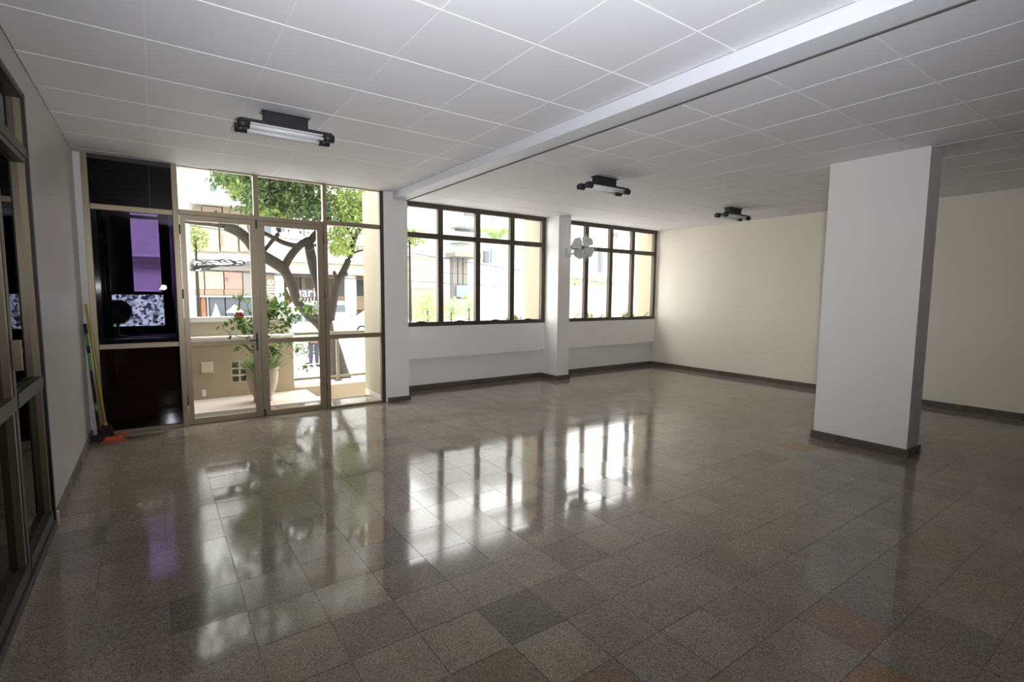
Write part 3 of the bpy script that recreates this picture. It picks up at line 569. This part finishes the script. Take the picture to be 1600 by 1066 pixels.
obj('grass_tuft', bm, 'grass', pt, recalc=False)['kind'] = 'stuff'
fc2 = at(373, 494, 0.95); bm = bmesh.new()
for k in range(6):
    a = k*math.pi/3; d = Vector((math.cos(a), -0.45, math.sin(a))); leafquad(bm, fc2, d, Vector((0, -1, 0)), 0.075, 0.085)
tube(bm, [fc2, fc2+Vector((0, -0.06, -0.01))], 0.005, 6); tag(obj('flower', bm, 'red', pt, recalc=False), 'red flower')
# hanging grass at the stair wall
def tuft(name, label, cx, cy, cz, n, spread, L, m, group=None, droop=0.0, seed=1, w=0.012):
    r = random.Random(seed); t = thing(name, label, 'plant', (cx, cy, cz), group); bm = bmesh.new()
    for k in range(n):
        p = Vector((cx+r.uniform(-spread, spread), cy+r.uniform(-0.08, 0.08), cz)); d = Vector((r.gauss(0, 0.5), r.gauss(0, 0.35), r.uniform(0.5, 1.0)-droop)).normalized(); l = L*r.uniform(0.5, 1.1)
        s = Vector((-d.y, d.x, 0)).normalized()*w if abs(d.z) < 0.99 else Vector((w, 0, 0)); q = p+d*l*0.6; e = p+d*l+Vector((d.x*0.4*l, d.y*0.4*l, -0.28*l))
        a_, b_, c_, d_, e_ = (bm.verts.new(v) for v in (p-s, p+s, q+s*0.7, q-s*0.7, e)); bm.faces.new((a_, b_, c_, d_)); bm.faces.new((d_, c_, e_))
    o = obj('blades', bm, m, t, recalc=False); o['kind'] = 'stuff'; return t
tuft('trailing_plant', 'thin trailing plant hanging over the ledge by the outer column', 3.70, 1.72, 0.45, 46, 0.05, 0.5, 'grass', droop=0.95, seed=5, w=0.008)

# ------------------------------------------------------------------ garden strip under the windows
struct('wall_planter_window', B((3.665, XC0-0.01, WY+0.30, 1.10, GZ, 0.98)), 'beigel', 'planting strip outside the larger window', 'planter')
struct('wall_planter_window_far', B((XC1, XR-0.01, WY+0.30, 1.04, GZ, 0.98)), 'beigel', 'planting strip outside the far window', 'planter')
for k, (x, n, L, lab) in enumerate(((4.25, 60, 0.22, 'low green plant outside the first pane from the doors'), (4.66, 60, 0.22, 'low green plant outside the second pane of the larger window'), (5.10, 60, 0.2, 'small bushy plant at the second mullion of the larger window'), (5.62, 70, 0.2, 'low plant outside the third pane of the larger window'), (6.20, 110, 0.34, 'taller grass clump beside the column outside the larger window'),
     (7.38, 60, 0.22, 'low grass outside the far window beside the column'), (8.1, 90, 0.38, 'grass clump outside the second pane of the far window'), (8.75, 60, 0.28, 'thin grass outside the third pane of the far window'), (9.40, 110, 0.36, 'grass clump outside the last pane by the cream wall'))):
    tuft('garden_plant', lab, x, 0.92, 0.98, n, 0.12, L, 'grass', 'plants outside the windows', seed=20+k, w=0.016)

# ------------------------------------------------------------------ street
struct('ground_street', B((-60, 120, 7.9, 90, GZ-0.3, GZ)), 'street', 'bright street surface beyond the porch', 'street')
struct('ground_pavement', B((-60, 120, 1.0, 7.9, GZ-0.3, GZ+0.10)), 'walk', 'pale pavement between the house and the street', 'pavement')
# street tree
TYR = 7.0
tr = thing('street_tree', 'large tree with twisting grey trunks on the pavement outside the doors', 'tree', tuple(Vector((at(532, 600, TYR).x, TYR, GZ+0.10))))
bm = bmesh.new()
def brn(pts, r0, r1, ys=None, seg=10):
    n = len(pts); P = [at(u, v, TYR+((ys[i] if ys else 0))) for i, (u, v) in enumerate(pts)]; c = curve(P, 5); m = len(c); tube(bm, c, [r0+(r1-r0)*i/(m-1) for i in range(m)], seg)
b0 = at(536, 612, TYR); root = Vector((b0.x+0.05, TYR, GZ+0.0))
P = [root, at(530, 585, TYR), at(521, 550, TYR), at(511, 520, TYR), at(498, 503, TYR), at(480, 490, TYR), at(464, 470, TYR), at(457, 447, TYR), at(446, 425, TYR), at(443, 416, TYR)]
c = curve(P, 5); tube(bm, c, [0.30-0.18*min(1, i/26)+0.0 for i in range(len(c))], 14)
brn([(444, 420), (430, 411), (415, 402), (400, 392), (388, 376), (372, 362), (352, 353)], 0.15, 0.115, [0, 0, -.1, -.2, -.3, -.3, -.3])
brn([(356, 355), (330, 351), (305, 349), (285, 346)], 0.05, 0.03, [-.3, -.4, -.5, -.6], 8)
brn([(396, 385), (394, 368), (390, 352), (392, 335)], 0.08, 0.05, [-.2, 0, .1, .2])
brn([(352, 354), (347, 345), (345, 332)], 0.06, 0.05, [-.3, -.3, -.3]); brn([(345, 350), (340, 340), (336, 330)], 0.05, 0.04, [-.3, -.3, -.3])
brn([(443, 420), (452, 403), (463, 389), (475, 379), (488, 374)], 0.10, 0.09); brn([(486, 376), (466, 384), (445, 380), (428, 372), (412, 364)], 0.075, 0.05, [0, .2, .4, .5, .6])
brn([(484, 378), (496, 363), (505, 352), (516, 340)], 0.10, 0.06); brn([(512, 520), (506, 480), (500, 450), (491, 420), (484, 390), (483, 372)], 0.17, 0.11, [0, .15, .2, .2, .1, 0])
brn([(412, 393), (424, 378), (436, 362), (430, 345), (432, 325), (440, 300)], 0.045, 0.06, [0, -.1, -.1, 0, 0, 0]); brn([(432, 325), (424, 305), (418, 285)], 0.04, 0.02)
brn([(516, 500), (521, 470), (525, 450), (531, 435), (541, 415), (549, 393), (554, 372), (562, 358)], 0.12, 0.06, [0, -.1, -.2, -.2, -.2, -.2, -.2, -.2]); brn([(546, 402), (556, 394), (572, 390)], 0.04, 0.025, [-.2, -.2, -.2], 8)
brn([(530, 438), (536, 430), (543, 427)], 0.06, 0.05, [-.2, -.25, -.3]); brn([(528, 440), (524, 430), (522, 425)], 0.05, 0.045, [-.2, -.25, -.3]); brn([(555, 372), (545, 361), (540, 345)], 0.04, 0.02, [-.2, -.2, -.2], 8); brn([(562, 358), (572, 350), (580, 335)], 0.05, 0.02, [-.2, -.2, -.2], 8)
brn([(492, 385), (499, 375), (497, 368)], 0.035, 0.02, None, 8)
obj('trunk', bm, 'bark', tr)
rt_ = random.Random(11)
def leaves(clumps, n, m, nm, L=(0.10, 0.19)):
    bm = bmesh.new()
    for k in range(n):
        u, v, sy, su, sv = clumps[rt_.randrange(len(clumps))]
        p = at(rt_.gauss(u, su), rt_.gauss(v, sv), TYR+rt_.gauss(sy, 0.7)); d0 = rv(rt_); d0.z -= 0.5
        for q in range(3):
            d = d0+rv(rt_)*0.6; l = rt_.uniform(*L); leafquad(bm, p+rv(rt_)*0.05, d, rv(rt_)+Vector((0, 0, 1)), l, l*0.34)
    obj(nm, bm, m, tr, recalc=False)['kind'] = 'stuff'
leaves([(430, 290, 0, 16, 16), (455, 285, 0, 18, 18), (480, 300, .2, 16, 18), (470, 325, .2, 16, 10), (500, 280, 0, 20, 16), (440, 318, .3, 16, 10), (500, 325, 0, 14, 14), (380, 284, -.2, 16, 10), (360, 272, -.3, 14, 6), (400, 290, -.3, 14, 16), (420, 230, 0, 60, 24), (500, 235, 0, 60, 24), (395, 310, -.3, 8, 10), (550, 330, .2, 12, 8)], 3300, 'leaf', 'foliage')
leaves([(530, 310, -.1, 14, 16), (555, 300, -.1, 14, 16), (545, 340, -.1, 16, 12), (530, 370, -.2, 12, 8), (565, 325, 0, 10, 16), (560, 250, 0, 30, 20), (535, 390, -.2, 10, 4), (372, 292, -.3, 6, 6), (430, 335, .2, 12, 5), (408, 330, .2, 6, 4)], 1500, 'leafy', 'bright_foliage')

bm = bmesh.new()
for k in range(2700):
    w = rv(rt_).normalized()*(rt_.random()**0.35); p = Vector((3.2+w.x*3.3, 6.6+w.y*2.2, 6.6+w.z*2.3))
    if p.z < 4.5: continue
    d0 = rv(rt_)
    for q in range(3): l = rt_.uniform(0.14, 0.24); leafquad(bm, p+rv(rt_)*0.07, d0+rv(rt_)*0.6, rv(rt_)+Vector((0, 0, 1)), l, l*0.4)
obj('crown_foliage', bm, 'leaf', tr, recalc=False)['kind'] = 'stuff'

# power lines and cables
def wire(name, label, pts, r, cat='cable', m='cable', group=None):
    bm = bmesh.new(); tube(bm, curve(pts, 8), r, 6); return tag(obj(name, bm, m), label, cat, group)
def pole(label, x, y, top):
    t = thing('utility_pole', label, 'pole', (x, y, GZ)); bm = bmesh.new(); tube(bm, [(x, y, GZ), (x, y, top)], [0.13, 0.10], 14); obj('shaft', bm, 'bwhite', t)
    bm = bmesh.new(); tube(bm, [(x-0.5, y, top-0.4), (x+0.5, y, top-0.4)], 0.035, 8); obj('cross_arm', bm, 'cable', t)
PXA, PXB, PXC = at(296, 500, 9.0).x, at(618, 450, 10.2).x, at(1075, 450, 10.2).x
pole('white utility pole at the left edge of the glass door view', PXA, 9.0, 7.5)
pole('utility pole behind the column beside the doors', PXB, 10.2, 5.0)
pole('utility pole beyond the cream wall', PXC, 10.2, 5.0)
def zz(u, v, Y=10.2): return at(u, v, Y).z
def line(lab, ua, va, ub, vb, r, xa, ya, xb, yb):
    wire('power_line', lab, [(xa, ya, zz(ua, va, ya)), ((xa+xb)/2, (ya+yb)/2, (zz(ua, va, ya)+zz(ub, vb, yb))/2-0.04), (xb, yb, zz(ub, vb, yb))], r, group='overhead cables')
line('upper overhead cable crossing the larger window view', 618, 392, 1075, 461, 0.016, PXB, 10.2, PXC, 10.2)
line('middle thin overhead cable crossing the larger window view', 618, 422, 1075, 446, 0.009, PXB, 10.2, PXC, 10.2)
line('lowest overhead cable crossing the larger window view', 618, 438, 1075, 463, 0.013, PXB, 10.2, PXC, 10.2)
line('thin cable crossing behind the tree branches', 296, 352, 618, 391, 0.012, PXA, 9.0, PXB, 10.2)
line('low cable crossing in front of the shop columns', 296, 420, 618, 438, 0.014, PXA, 9.0, PXB, 10.2)
cb = thing('cable_bundle', 'tangled bundle of black and silver cables above the pink wall', 'cable', tuple(at(330, 416, 9)))
rc = random.Random(5); E1, E2 = at(255, 418, 9), at(383, 414, 9)
for k in range(16):
    bm = bmesh.new(); o_ = [rc.uniform(-0.10, 0.12) for _ in range(5)]; pts = []
    for i, (u, v) in enumerate(((301, 417), (309, 416), (328, 415), (355, 413), (378, 412))):
        pts.append(at(u+rc.uniform(-3, 3), v+(rc.uniform(-9, 6) if i < 4 else rc.uniform(-6, 4)), 9+rc.uniform(-0.2, 0.2)))
    if k > 8: pts.append(at(382, 410+rc.uniform(-3, 3), 9))
    tube(bm, curve(pts, 6), rc.uniform(0.010, 0.028), 6); obj('cable_strand', bm, 'cable' if k % 4 else 'wire', cb)
for k in range(7):
    p = at(330+k*8, 407+rc.uniform(-2, 3), 8.9); bm = bmesh.new(); tube(bm, [p, p+Vector((0.12, 0, -0.03))], 0.03, 8); obj('cable_clamp', bm, 'wire', cb)
# ------------------------------------------------------------------ houses across the street
YH = 30.0
def slab(u0, v0, u1, v1, Y=YH, d=0.4, out=0.0):
    """a block whose street face spans the photo rectangle, at the house front Y"""
    a = at(u0, v0, Y); b_ = at(u1, v1, Y); return (min(a.x, b_.x), max(a.x, b_.x), Y-out, Y+d, min(a.z, b_.z), max(a.z, b_.z))
h1 = thing('corner_shop_building', 'white and tan building with pink panel and shop window across the street', 'building', (at(340, 500, YH).x, YH, GZ))
xa, xb = at(150, 450, YH).x, at(404, 450, YH).x
obj('wall', B((xa, xb, YH+0.4, YH+9, GZ, 14)), 'bwhite', h1)
obj('upper_wall', B((xa, xb, YH-1.2, YH+0.4, at(340, 322, YH).z, 14)), 'bwhite', h1)
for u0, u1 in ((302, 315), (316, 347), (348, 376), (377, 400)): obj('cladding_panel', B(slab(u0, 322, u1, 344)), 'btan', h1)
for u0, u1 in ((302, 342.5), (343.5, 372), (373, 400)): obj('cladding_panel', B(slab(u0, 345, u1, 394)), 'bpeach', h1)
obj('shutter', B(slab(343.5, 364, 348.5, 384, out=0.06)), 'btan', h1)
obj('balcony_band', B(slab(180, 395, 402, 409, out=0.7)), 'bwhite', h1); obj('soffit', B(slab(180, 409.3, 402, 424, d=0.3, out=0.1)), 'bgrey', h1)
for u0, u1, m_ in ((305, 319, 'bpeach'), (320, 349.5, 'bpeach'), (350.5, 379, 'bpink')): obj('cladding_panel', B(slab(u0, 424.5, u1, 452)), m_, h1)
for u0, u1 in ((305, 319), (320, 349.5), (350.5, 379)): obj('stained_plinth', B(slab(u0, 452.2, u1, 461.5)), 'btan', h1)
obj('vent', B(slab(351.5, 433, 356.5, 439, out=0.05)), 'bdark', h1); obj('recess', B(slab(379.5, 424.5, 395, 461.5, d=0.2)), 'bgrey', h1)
obj('lintel', B(slab(303, 461.8, 400, 464.5, out=0.25)), 'bwhite', h1)
obj('shop_door', B(slab(313.5, 464.8, 322, 498)), 'orangebr', h1)
for u in (311, 323.5): obj('door_post', B(slab(u, 464.8, u+3, 500, out=0.1)), 'bwhite', h1)
for u0, u1 in ((327, 352), (352.6, 374), (374.6, 396)): obj('shop_window', B(slab(u0, 464.8, u1, 500)), 'bwin', h1)
obj('window_base', B(slab(300, 500.3, 400, 512, out=0.5)), 'bwhite', h1)
for u0, v0, u1, v1, d_ in ((327, 287, 337, 300, 0), (292.5, 286, 295, 296, 0)):
    a = at(u0, v0, YH-1.22); b_ = at(u1, v1, YH-1.22); obj('window', B((a.x, b_.x, YH-1.24, YH-1.2, b_.z, a.z)), 'bwin', h1)
for k, (u, v) in enumerate(((338, 494), (367, 485))):
    p = at(u, v, YH-0.9); t = tag(obj('cafe_umbrella', B((p.x-0.02, p.x+0.02, p.y-0.02, p.y+0.02, GZ, p.z)), 'bwhite'), ('white folded parasol before the dark shop window', 'white open parasol before the dark shop window')[k], 'parasol')
    bm = bmesh.new(); lathe(bm, [(0.5 if k else 0.28, -0.15), (0.45 if k else 0.25, -0.05), (0.02, 0.75 if not k else 0.35)], 8, p); obj('canopy', bm, 'bwhite', t)
h2 = thing('arcade_building', 'pale arcade building with round columns and shop signs across the street', 'building', (at(500, 500, YH).x, YH, GZ))
xa, xb = xb+0.05, at(600, 450, YH).x
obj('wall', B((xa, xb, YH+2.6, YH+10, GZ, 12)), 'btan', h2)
obj('slab_band', B((xa, xb, YH-0.6, YH+2.6, at(480, 428, YH).z, at(480, 412, YH).z)), 'beigel', h2); obj('balcony_band', B((xa, xb, YH-1.0, YH+2.6, at(480, 411.5, YH).z, at(480, 390, YH).z)), 'bwhite', h2)
obj('upper_wall', B((xa, xb, YH+0.6, YH+2.6, at(480, 389.5, YH).z, 12)), 'bwhite', h2)
for u0, v0, u1, v1 in ((464, 386, 470, 402), (473, 352, 477, 370), (515, 385, 523, 408), (527, 386, 534, 408), (556, 384, 561, 410), (566, 384, 573, 412), (430, 350, 445, 362), (410, 352, 424, 366)):
    a = at(u0, v0, YH+0.58); b_ = at(u1, v1, YH+0.58); w = obj('window', B((a.x, b_.x, YH+0.54, YH+0.6, b_.z, a.z)), 'bwin', h2)
for u in (437, 548, 590):
    p = at(u, 470, YH); bm = bmesh.new(); tube(bm, [(p.x, YH, GZ), (p.x, YH, at(480, 428, YH).z)], 0.30 if u == 437 else 0.42, 20); obj('column', bm, 'bwhite', h2)
sg = obj('sign_panel', B(slab(411, 428, 431, 476, d=0.3)), 'btan', h2)
obj('brown_pier', B(slab(470.5, 431, 477.5, 454, Y=YH+1.0)), 'bdark', h2)
obj('shop_fascia', B(slab(462, 452, 500, 464.5, Y=YH+0.8)), 'bwin', h2)
for k in range(7): obj('shop_mullion', B(slab(466+k*4.8, 465, 468+k*4.8, 486, Y=YH+0.8, d=0.1)), 'bwhite', h2)
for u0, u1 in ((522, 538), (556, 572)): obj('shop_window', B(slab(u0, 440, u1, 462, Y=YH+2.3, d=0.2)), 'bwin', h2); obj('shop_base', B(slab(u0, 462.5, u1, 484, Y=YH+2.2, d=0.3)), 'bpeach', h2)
def text(s, name, p, size, parent, rot=(math.pi/2, 0, 0), m='letter'):
    cu = bpy.data.curves.new(name, 'FONT'); cu.body = s; cu.size = size; cu.extrude = 0.03; cu.align_x = 'CENTER'; cu.align_y = 'CENTER'
    o = bpy.data.objects.new(name, cu); me = bpy.data.meshes.new_from_object(o); bpy.data.objects.remove(o); bpy.data.curves.remove(cu)
    R = Matrix.Translation(p) @ __import__('mathutils').Euler(rot).to_matrix().to_4x4(); me.transform(R)
    return obj(name, me, m, parent)
text('ville', 'sign_lettering', at(421.5, 452, YH-0.05), 0.8, h2, rot=(math.pi/2, -math.pi/2, 0))
text('Vhari', 'sign_lettering', at(470.5, 457.5, YH+0.72), 0.92, h2)
# houses seen through the bronze windows
h3 = thing('siding_building', 'pale beige building with horizontal siding left in the larger window', 'building', (at(650, 450, 26).x, 26, GZ))
a = at(641, 400, 26); b_ = at(686, 465, 26)
obj('wall', B((a.x-0.2, b_.x, 26.1, 29.3, GZ, a.z)), 'bpeach', h3); obj('roof_edge', B((a.x-0.3, b_.x+0.3, 25.6, 29.4, a.z, a.z+0.35)), 'bwhite', h3)
for k in range(9): obj('siding_board', B((a.x, b_.x, 26.0, 26.1, a.z-0.25*(k+1)+0.02, a.z-0.25*k)), 'beigel', h3)
h4 = thing('balcony_building', 'white tower with balconies seen through the larger window', 'building', (at(740, 450, 34).x, 34, GZ))
a = at(690, 300, 34); b_ = at(832, 465, 34); obj('wall', B((a.x, b_.x+2, 34.5, 46, GZ, 18)), 'bwhite', h4)
for v in (343, 368, 394): q = at(700, v, 33); obj('balcony_slab', B((a.x+1, at(748, v, 33).x, 32.6, 34.5, q.z-0.5, q.z)), 'bwhite', h4)
for u0, v0, u1, v1, m_ in ((706, 333, 725, 341, 'bteal'), (727, 327, 744, 338, 'bwin'), (713, 354, 742, 363, 'bwin'), (706, 374, 716, 382, 'bteal'), (768, 388, 780, 411, 'bblue'), (757, 392, 764, 411, 'bwin'), (770, 338, 784, 350, 'bblue'), (808, 418, 824, 430, 'bteal')):
    obj('window' if m_ != 'bteal' else 'balcony_panel', B(slab(u0, v0, u1, v1, Y=34.3, d=0.25)), m_, h4)
q = at(724, 396, 31); obj('canopy_roof', B((at(702, 396, 31).x, at(746, 396, 31).x, 30, 33, q.z-0.35, q.z)), 'bgrey', h4)
for u in (708, 716, 724): obj('wall_pier', B(slab(u, 402, u+6.5, 468, Y=31.5, d=0.6)), 'bgrey', h4)
obj('blue_shutter', B(slab(714, 446, 739, 464, Y=31.2, d=0.2)), 'bblue', h4)
h5 = thing('far_white_block', 'faint white apartment block seen through the far window', 'building', (at(950, 450, 38).x, 38, GZ))
a = at(880, 380, 38); b_ = at(1000, 430, 38); obj('wall', B((a.x, b_.x+6, 38, 48, GZ, 16)), 'bwhite', h5); obj('blue_strip', B(slab(920, 388, 926, 428, Y=37.9, d=0.2)), 'bblue', h5)
for u0, v0, u1, v1 in ((958, 363, 967, 371), (985, 362, 989, 370), (936, 392, 941, 426), (985, 398, 988, 408)): obj('window', B(slab(u0, v0, u1, v1, Y=37.9, d=0.15)), 'bwin', h5)
fw_ = at(950, 448, 17.0); struct('wall_garden', B((at(845, 448, 17).x, at(1010, 448, 17).x+6, 17, 17.3, GZ, fw_.z)), 'beigel', 'pale garden wall seen through the far window', 'wall')
def bush(name, label, u, v, Y, rx, rz, n, m, group=None, seed=1, L=0.16):
    r = random.Random(seed); p = at(u, v, Y); t = thing(name, label, 'bush', (p.x, Y, GZ), group); bm = bmesh.new(); st_ = bmesh.new()
    tube(st_, [(p.x, Y, GZ), (p.x, Y, p.z)], [0.08, 0.03], 7); obj('stem', st_, 'bark', t)
    for k in range(n):
        w = rv(r).normalized()*(r.random()**0.4); leafquad(bm, Vector((p.x+w.x*rx, Y+w.y*rx*0.6, p.z+w.z*rz)), rv(r), rv(r), L*r.uniform(0.7, 1.3), L*0.4)
    obj('foliage', bm, m, t, recalc=False)['kind'] = 'stuff'; return t
bush('hedge_bush', 'pale green bush low in the first pane of the larger window', 668, 482, 15, 1.0, 0.75, 800, 'palm', 'street bushes', 31)
bush('hedge_bush', 'pale green bush with yellowish leaves low in the second pane of the larger window', 705, 484, 16, 0.6, 0.7, 450, 'palm', 'street bushes', 32)
bush('hedge_bush', 'small green bush before the blue shutter', 733, 480, 16.5, 0.6, 0.75, 450, 'palm', 'street bushes', 33)
bush('hedge_bush', 'pale hedge behind the garden wall in the far window', 935, 443, 18.2, 1.5, 0.45, 600, 'palm', 'street bushes', 34)
bush('hedge_bush', 'dim bush behind the garden wall beside the column', 898, 441, 20.5, 0.7, 0.5, 320, 'palm', 'street bushes', 36)
bush('street_bush', 'light green bush hanging above the cable bundle', 305, 372, 11, 0.36, 0.45, 420, 'leafy', None, 35, 0.11)
bush('street_bush', 'green bush beyond the railing behind the person', 484, 545, 14.5, 0.9, 0.35, 500, 'leaf', None, 37, 0.13)
bush('street_bush', 'bright green branches at the left edge of the larger window', 640, 372, 9.0, 0.55, 0.35, 420, 'leafy', None, 38, 0.13)
# palm
pb = at(775, 372, 20); pm = thing('palm_tree', 'pale palm tree in the third pane of the larger window', 'palm', (pb.x, 20, GZ))
bm = bmesh.new(); tube(bm, [(pb.x, 20, GZ), (pb.x+0.1, 20, 1.5), (pb.x, 20, pb.z)], [0.20, 0.16, 0.13], 12); obj('trunk', bm, 'beigel', pm)
for k in range(13):
    a = 2*math.pi*k/13+0.2; bm = bmesh.new(); d = Vector((math.cos(a), math.sin(a)*0.8, 0)); L = rt_.uniform(1.5, 2.0); c = curve([pb, pb+d*L*0.45+Vector((0, 0, 0.6)), pb+d*L+Vector((0, 0, -0.5+0.4*math.sin(k)))], 8)
    tube(bm, c, 0.02, 4)
    for i in range(2, len(c)):
        for s in (-1, 1):
            sd = Vector((-d.y, d.x, 0))*s
            for q in range(2): leafquad(bm, c[i]+(c[i]-c[i-1])*0.5*q, sd+d*0.6+Vector((0, 0, -0.5)), Vector((0, 0, 1)), 0.55, 0.06)
    obj('frond', bm, 'palm', pm, recalc=False)

# ------------------------------------------------------------------ vehicles
def wheel(bm_par, x, y, z, r, w, nm='wheel'):
    bm = bmesh.new(); tube(bm, [(x, y-w/2, z), (x, y+w/2, z)], r, 18); o = obj(nm, bm, 'tyre', bm_par); bm = bmesh.new(); tube(bm, [(x, y-w/2-0.01, z), (x, y-w/2, z)], r*0.6, 14); obj('hubcap', bm, 'wire', o)
def car(label, x, y, prof, wid, paint, windows, wheels, lamps=()):
    t = thing('car', label, 'car', (x, y, GZ)); bm = bmesh.new(); prism(bm, [(x+a, y, GZ+b) for a, b in prof], (0, wid, 0)); obj('body', bm, paint, t, 0.05)
    for w_ in windows:
        bm = bmesh.new(); prism(bm, [(x+a, y-0.012, GZ+b) for a, b in w_], (0, 0.05, 0)); obj('side_window', bm, 'bwin', t)
    for wx in wheels:
        wheel(t, x+wx, y+0.10, GZ+0.32, 0.32, 0.24); wheel(t, x+wx, y+wid-0.10, GZ+0.32, 0.32, 0.24)
    for l in lamps:
        bm = bmesh.new(); prism(bm, [(x+a, y-0.02, GZ+b) for a, b in l], (0, 0.06, 0)); obj('headlamp', bm, 'lamp', t)
    return t
vx = at(527, 490, 26.5).x
car('white van parked across the street between tree and column', vx-3.2, 26.5, [(0, 0.35), (4.0, 0.35), (4.05, 1.2), (3.9, 2.05), (0.9, 2.05), (0.1, 1.25)], 1.8, 'carw', [[(2.55, 1.35), (3.75, 1.35), (3.7, 1.85), (2.6, 1.85)], [(1.2, 1.3), (2.4, 1.3), (2.4, 1.85), (1.35, 1.85)]], (0.8, 3.2))
cx_ = at(566, 490, 24.0).x
car('white car showing its headlamp beside the outer column', cx_-0.9, 24.0, [(0, 0.3), (4.3, 0.3), (4.35, 0.85), (3.8, 1.0), (3.1, 1.55), (1.7, 1.55), (1.0, 1.05), (0.05, 0.85)], 1.75, 'carw', [[(1.25, 1.05), (2.2, 1.05), (2.2, 1.47), (1.75, 1.47)], [(2.3, 1.05), (3.4, 1.05), (3.05, 1.47), (2.3, 1.47)]], (0.85, 3.45), [[(0.12, 0.58), (0.75, 0.62), (0.70, 0.86), (0.25, 0.78)]])
cx_ = at(470, 505, 22.0).x
car('silver car parked behind the leafy shrub', cx_-1.9, 22.0, [(0, 0.3), (4.2, 0.3), (4.25, 0.9), (3.6, 1.0), (3.0, 1.5), (1.4, 1.5), (0.7, 1.0), (0.05, 0.85)], 1.75, 'cars', [[(0.95, 1.02), (2.0, 1.02), (2.0, 1.42), (1.45, 1.42)], [(2.1, 1.02), (3.3, 1.02), (2.95, 1.42), (2.1, 1.42)]], (0.85, 3.4))

# ------------------------------------------------------------------ person on the street
def person(x, y, z0, label):
    t = thing('person', label, 'person', (x, y, z0))
    def skin(name, verts, edges, rad, m, root=0):
        me = bpy.data.meshes.new(name); me.from_pydata([(x+a, y+b, z0+c) for a, b, c in verts], edges, []); o = obj(name, me, m, t)
        md = o.modifiers.new('skin', 'SKIN'); md.use_smooth_shade = True
        for i, r in enumerate(rad): me.skin_vertices[0].data[i].radius = (r, r) if not isinstance(r, tuple) else r; me.skin_vertices[0].data[i].use_root = (i == root)
        sb = o.modifiers.new('sub', 'SUBSURF'); sb.levels = sb.render_levels = 2; return o
    V = [(0, 0, 0.95), (0, 0, 1.15), (0, 0, 1.36), (0, 0, 1.46), (0, 0, 1.55), (0, -0.01, 1.66), (0, 0, 1.73)]; R_ = [(0.15, 0.10), (0.135, 0.09), (0.16, 0.10), 0.055, 0.06, 0.085, 0.05]; E_ = [(i, i+1) for i in range(6)]
    for s in (-1, 1):
        n = len(V); V += [(s*0.19, 0, 1.38), (s*0.235, 0.01, 1.12), (s*0.245, -0.06, 0.87), (s*0.245, -0.075, 0.79)]; R_ += [0.06, 0.045, 0.032, 0.035]; E_ += [(2, n), (n, n+1), (n+1, n+2), (n+2, n+3)]
        for q, L in ((-0.02, 0.085), (0.0, 0.095), (0.018, 0.09), (0.034, 0.07)):
            k = len(V); V += [(s*0.245, -0.075+q, 0.75), (s*0.243, -0.085+q, 0.75-L)]; R_ += [0.009, 0.008]; E_ += [(n+3, k), (k, k+1)]
        k = len(V); V += [(s*0.225, -0.11, 0.77), (s*0.222, -0.12, 0.73)]; R_ += [0.01, 0.009]; E_ += [(n+3, k), (k, k+1)]
        n = len(V); V += [(s*0.095, 0, 0.86), (s*0.10, -0.02, 0.48), (s*0.105, 0.02, 0.09), (s*0.11, -0.12, 0.04)]; R_ += [0.085, 0.055, 0.042, 0.038]; E_ += [(0, n), (n, n+1), (n+1, n+2), (n+2, n+3)]
    body = skin('body', V, E_, R_, 'skin')
    skin('shirt', [(0, 0, 0.93), (0, 0, 1.15), (0, 0, 1.37), (0, 0, 1.44), (-0.19, 0, 1.385), (-0.225, 0.0, 1.20), (0.19, 0, 1.385), (0.225, 0.0, 1.20)], [(0, 1), (1, 2), (2, 3), (2, 4), (4, 5), (2, 6), (6, 7)], [(0.175, 0.125), (0.16, 0.115), (0.18, 0.12), 0.085, 0.078, 0.07, 0.078, 0.07], 'shirt')
    skin('trousers', [(0, 0, 0.97), (-0.095, 0, 0.84), (-0.10, -0.02, 0.48), (-0.105, 0.02, 0.09), (0.095, 0, 0.84), (0.10, -0.02, 0.48), (0.105, 0.02, 0.09)], [(0, 1), (1, 2), (2, 3), (0, 4), (4, 5), (5, 6)], [(0.165, 0.115), 0.10, 0.078, 0.07, 0.10, 0.078, 0.07], 'jeans')
    bm = bmesh.new(); lathe(bm, [(0.088, 0.0), (0.098, 0.04), (0.09, 0.09), (0.05, 0.125), (0.01, 0.132)], 16, (x, y+0.012, z0+1.635)); obj('hair', bm, 'hair', t)
    for s in (-1, 1): obj('shoe', B((x+s*0.11-0.045, x+s*0.11+0.045, y-0.20, y+0.08, z0, z0+0.085)), 'tyre', t, 0.02)
pp = at(491, 577, 11.7)
person(pp.x, 11.7, GZ, 'person in pale shirt and slate trousers standing on the street beyond the railing')
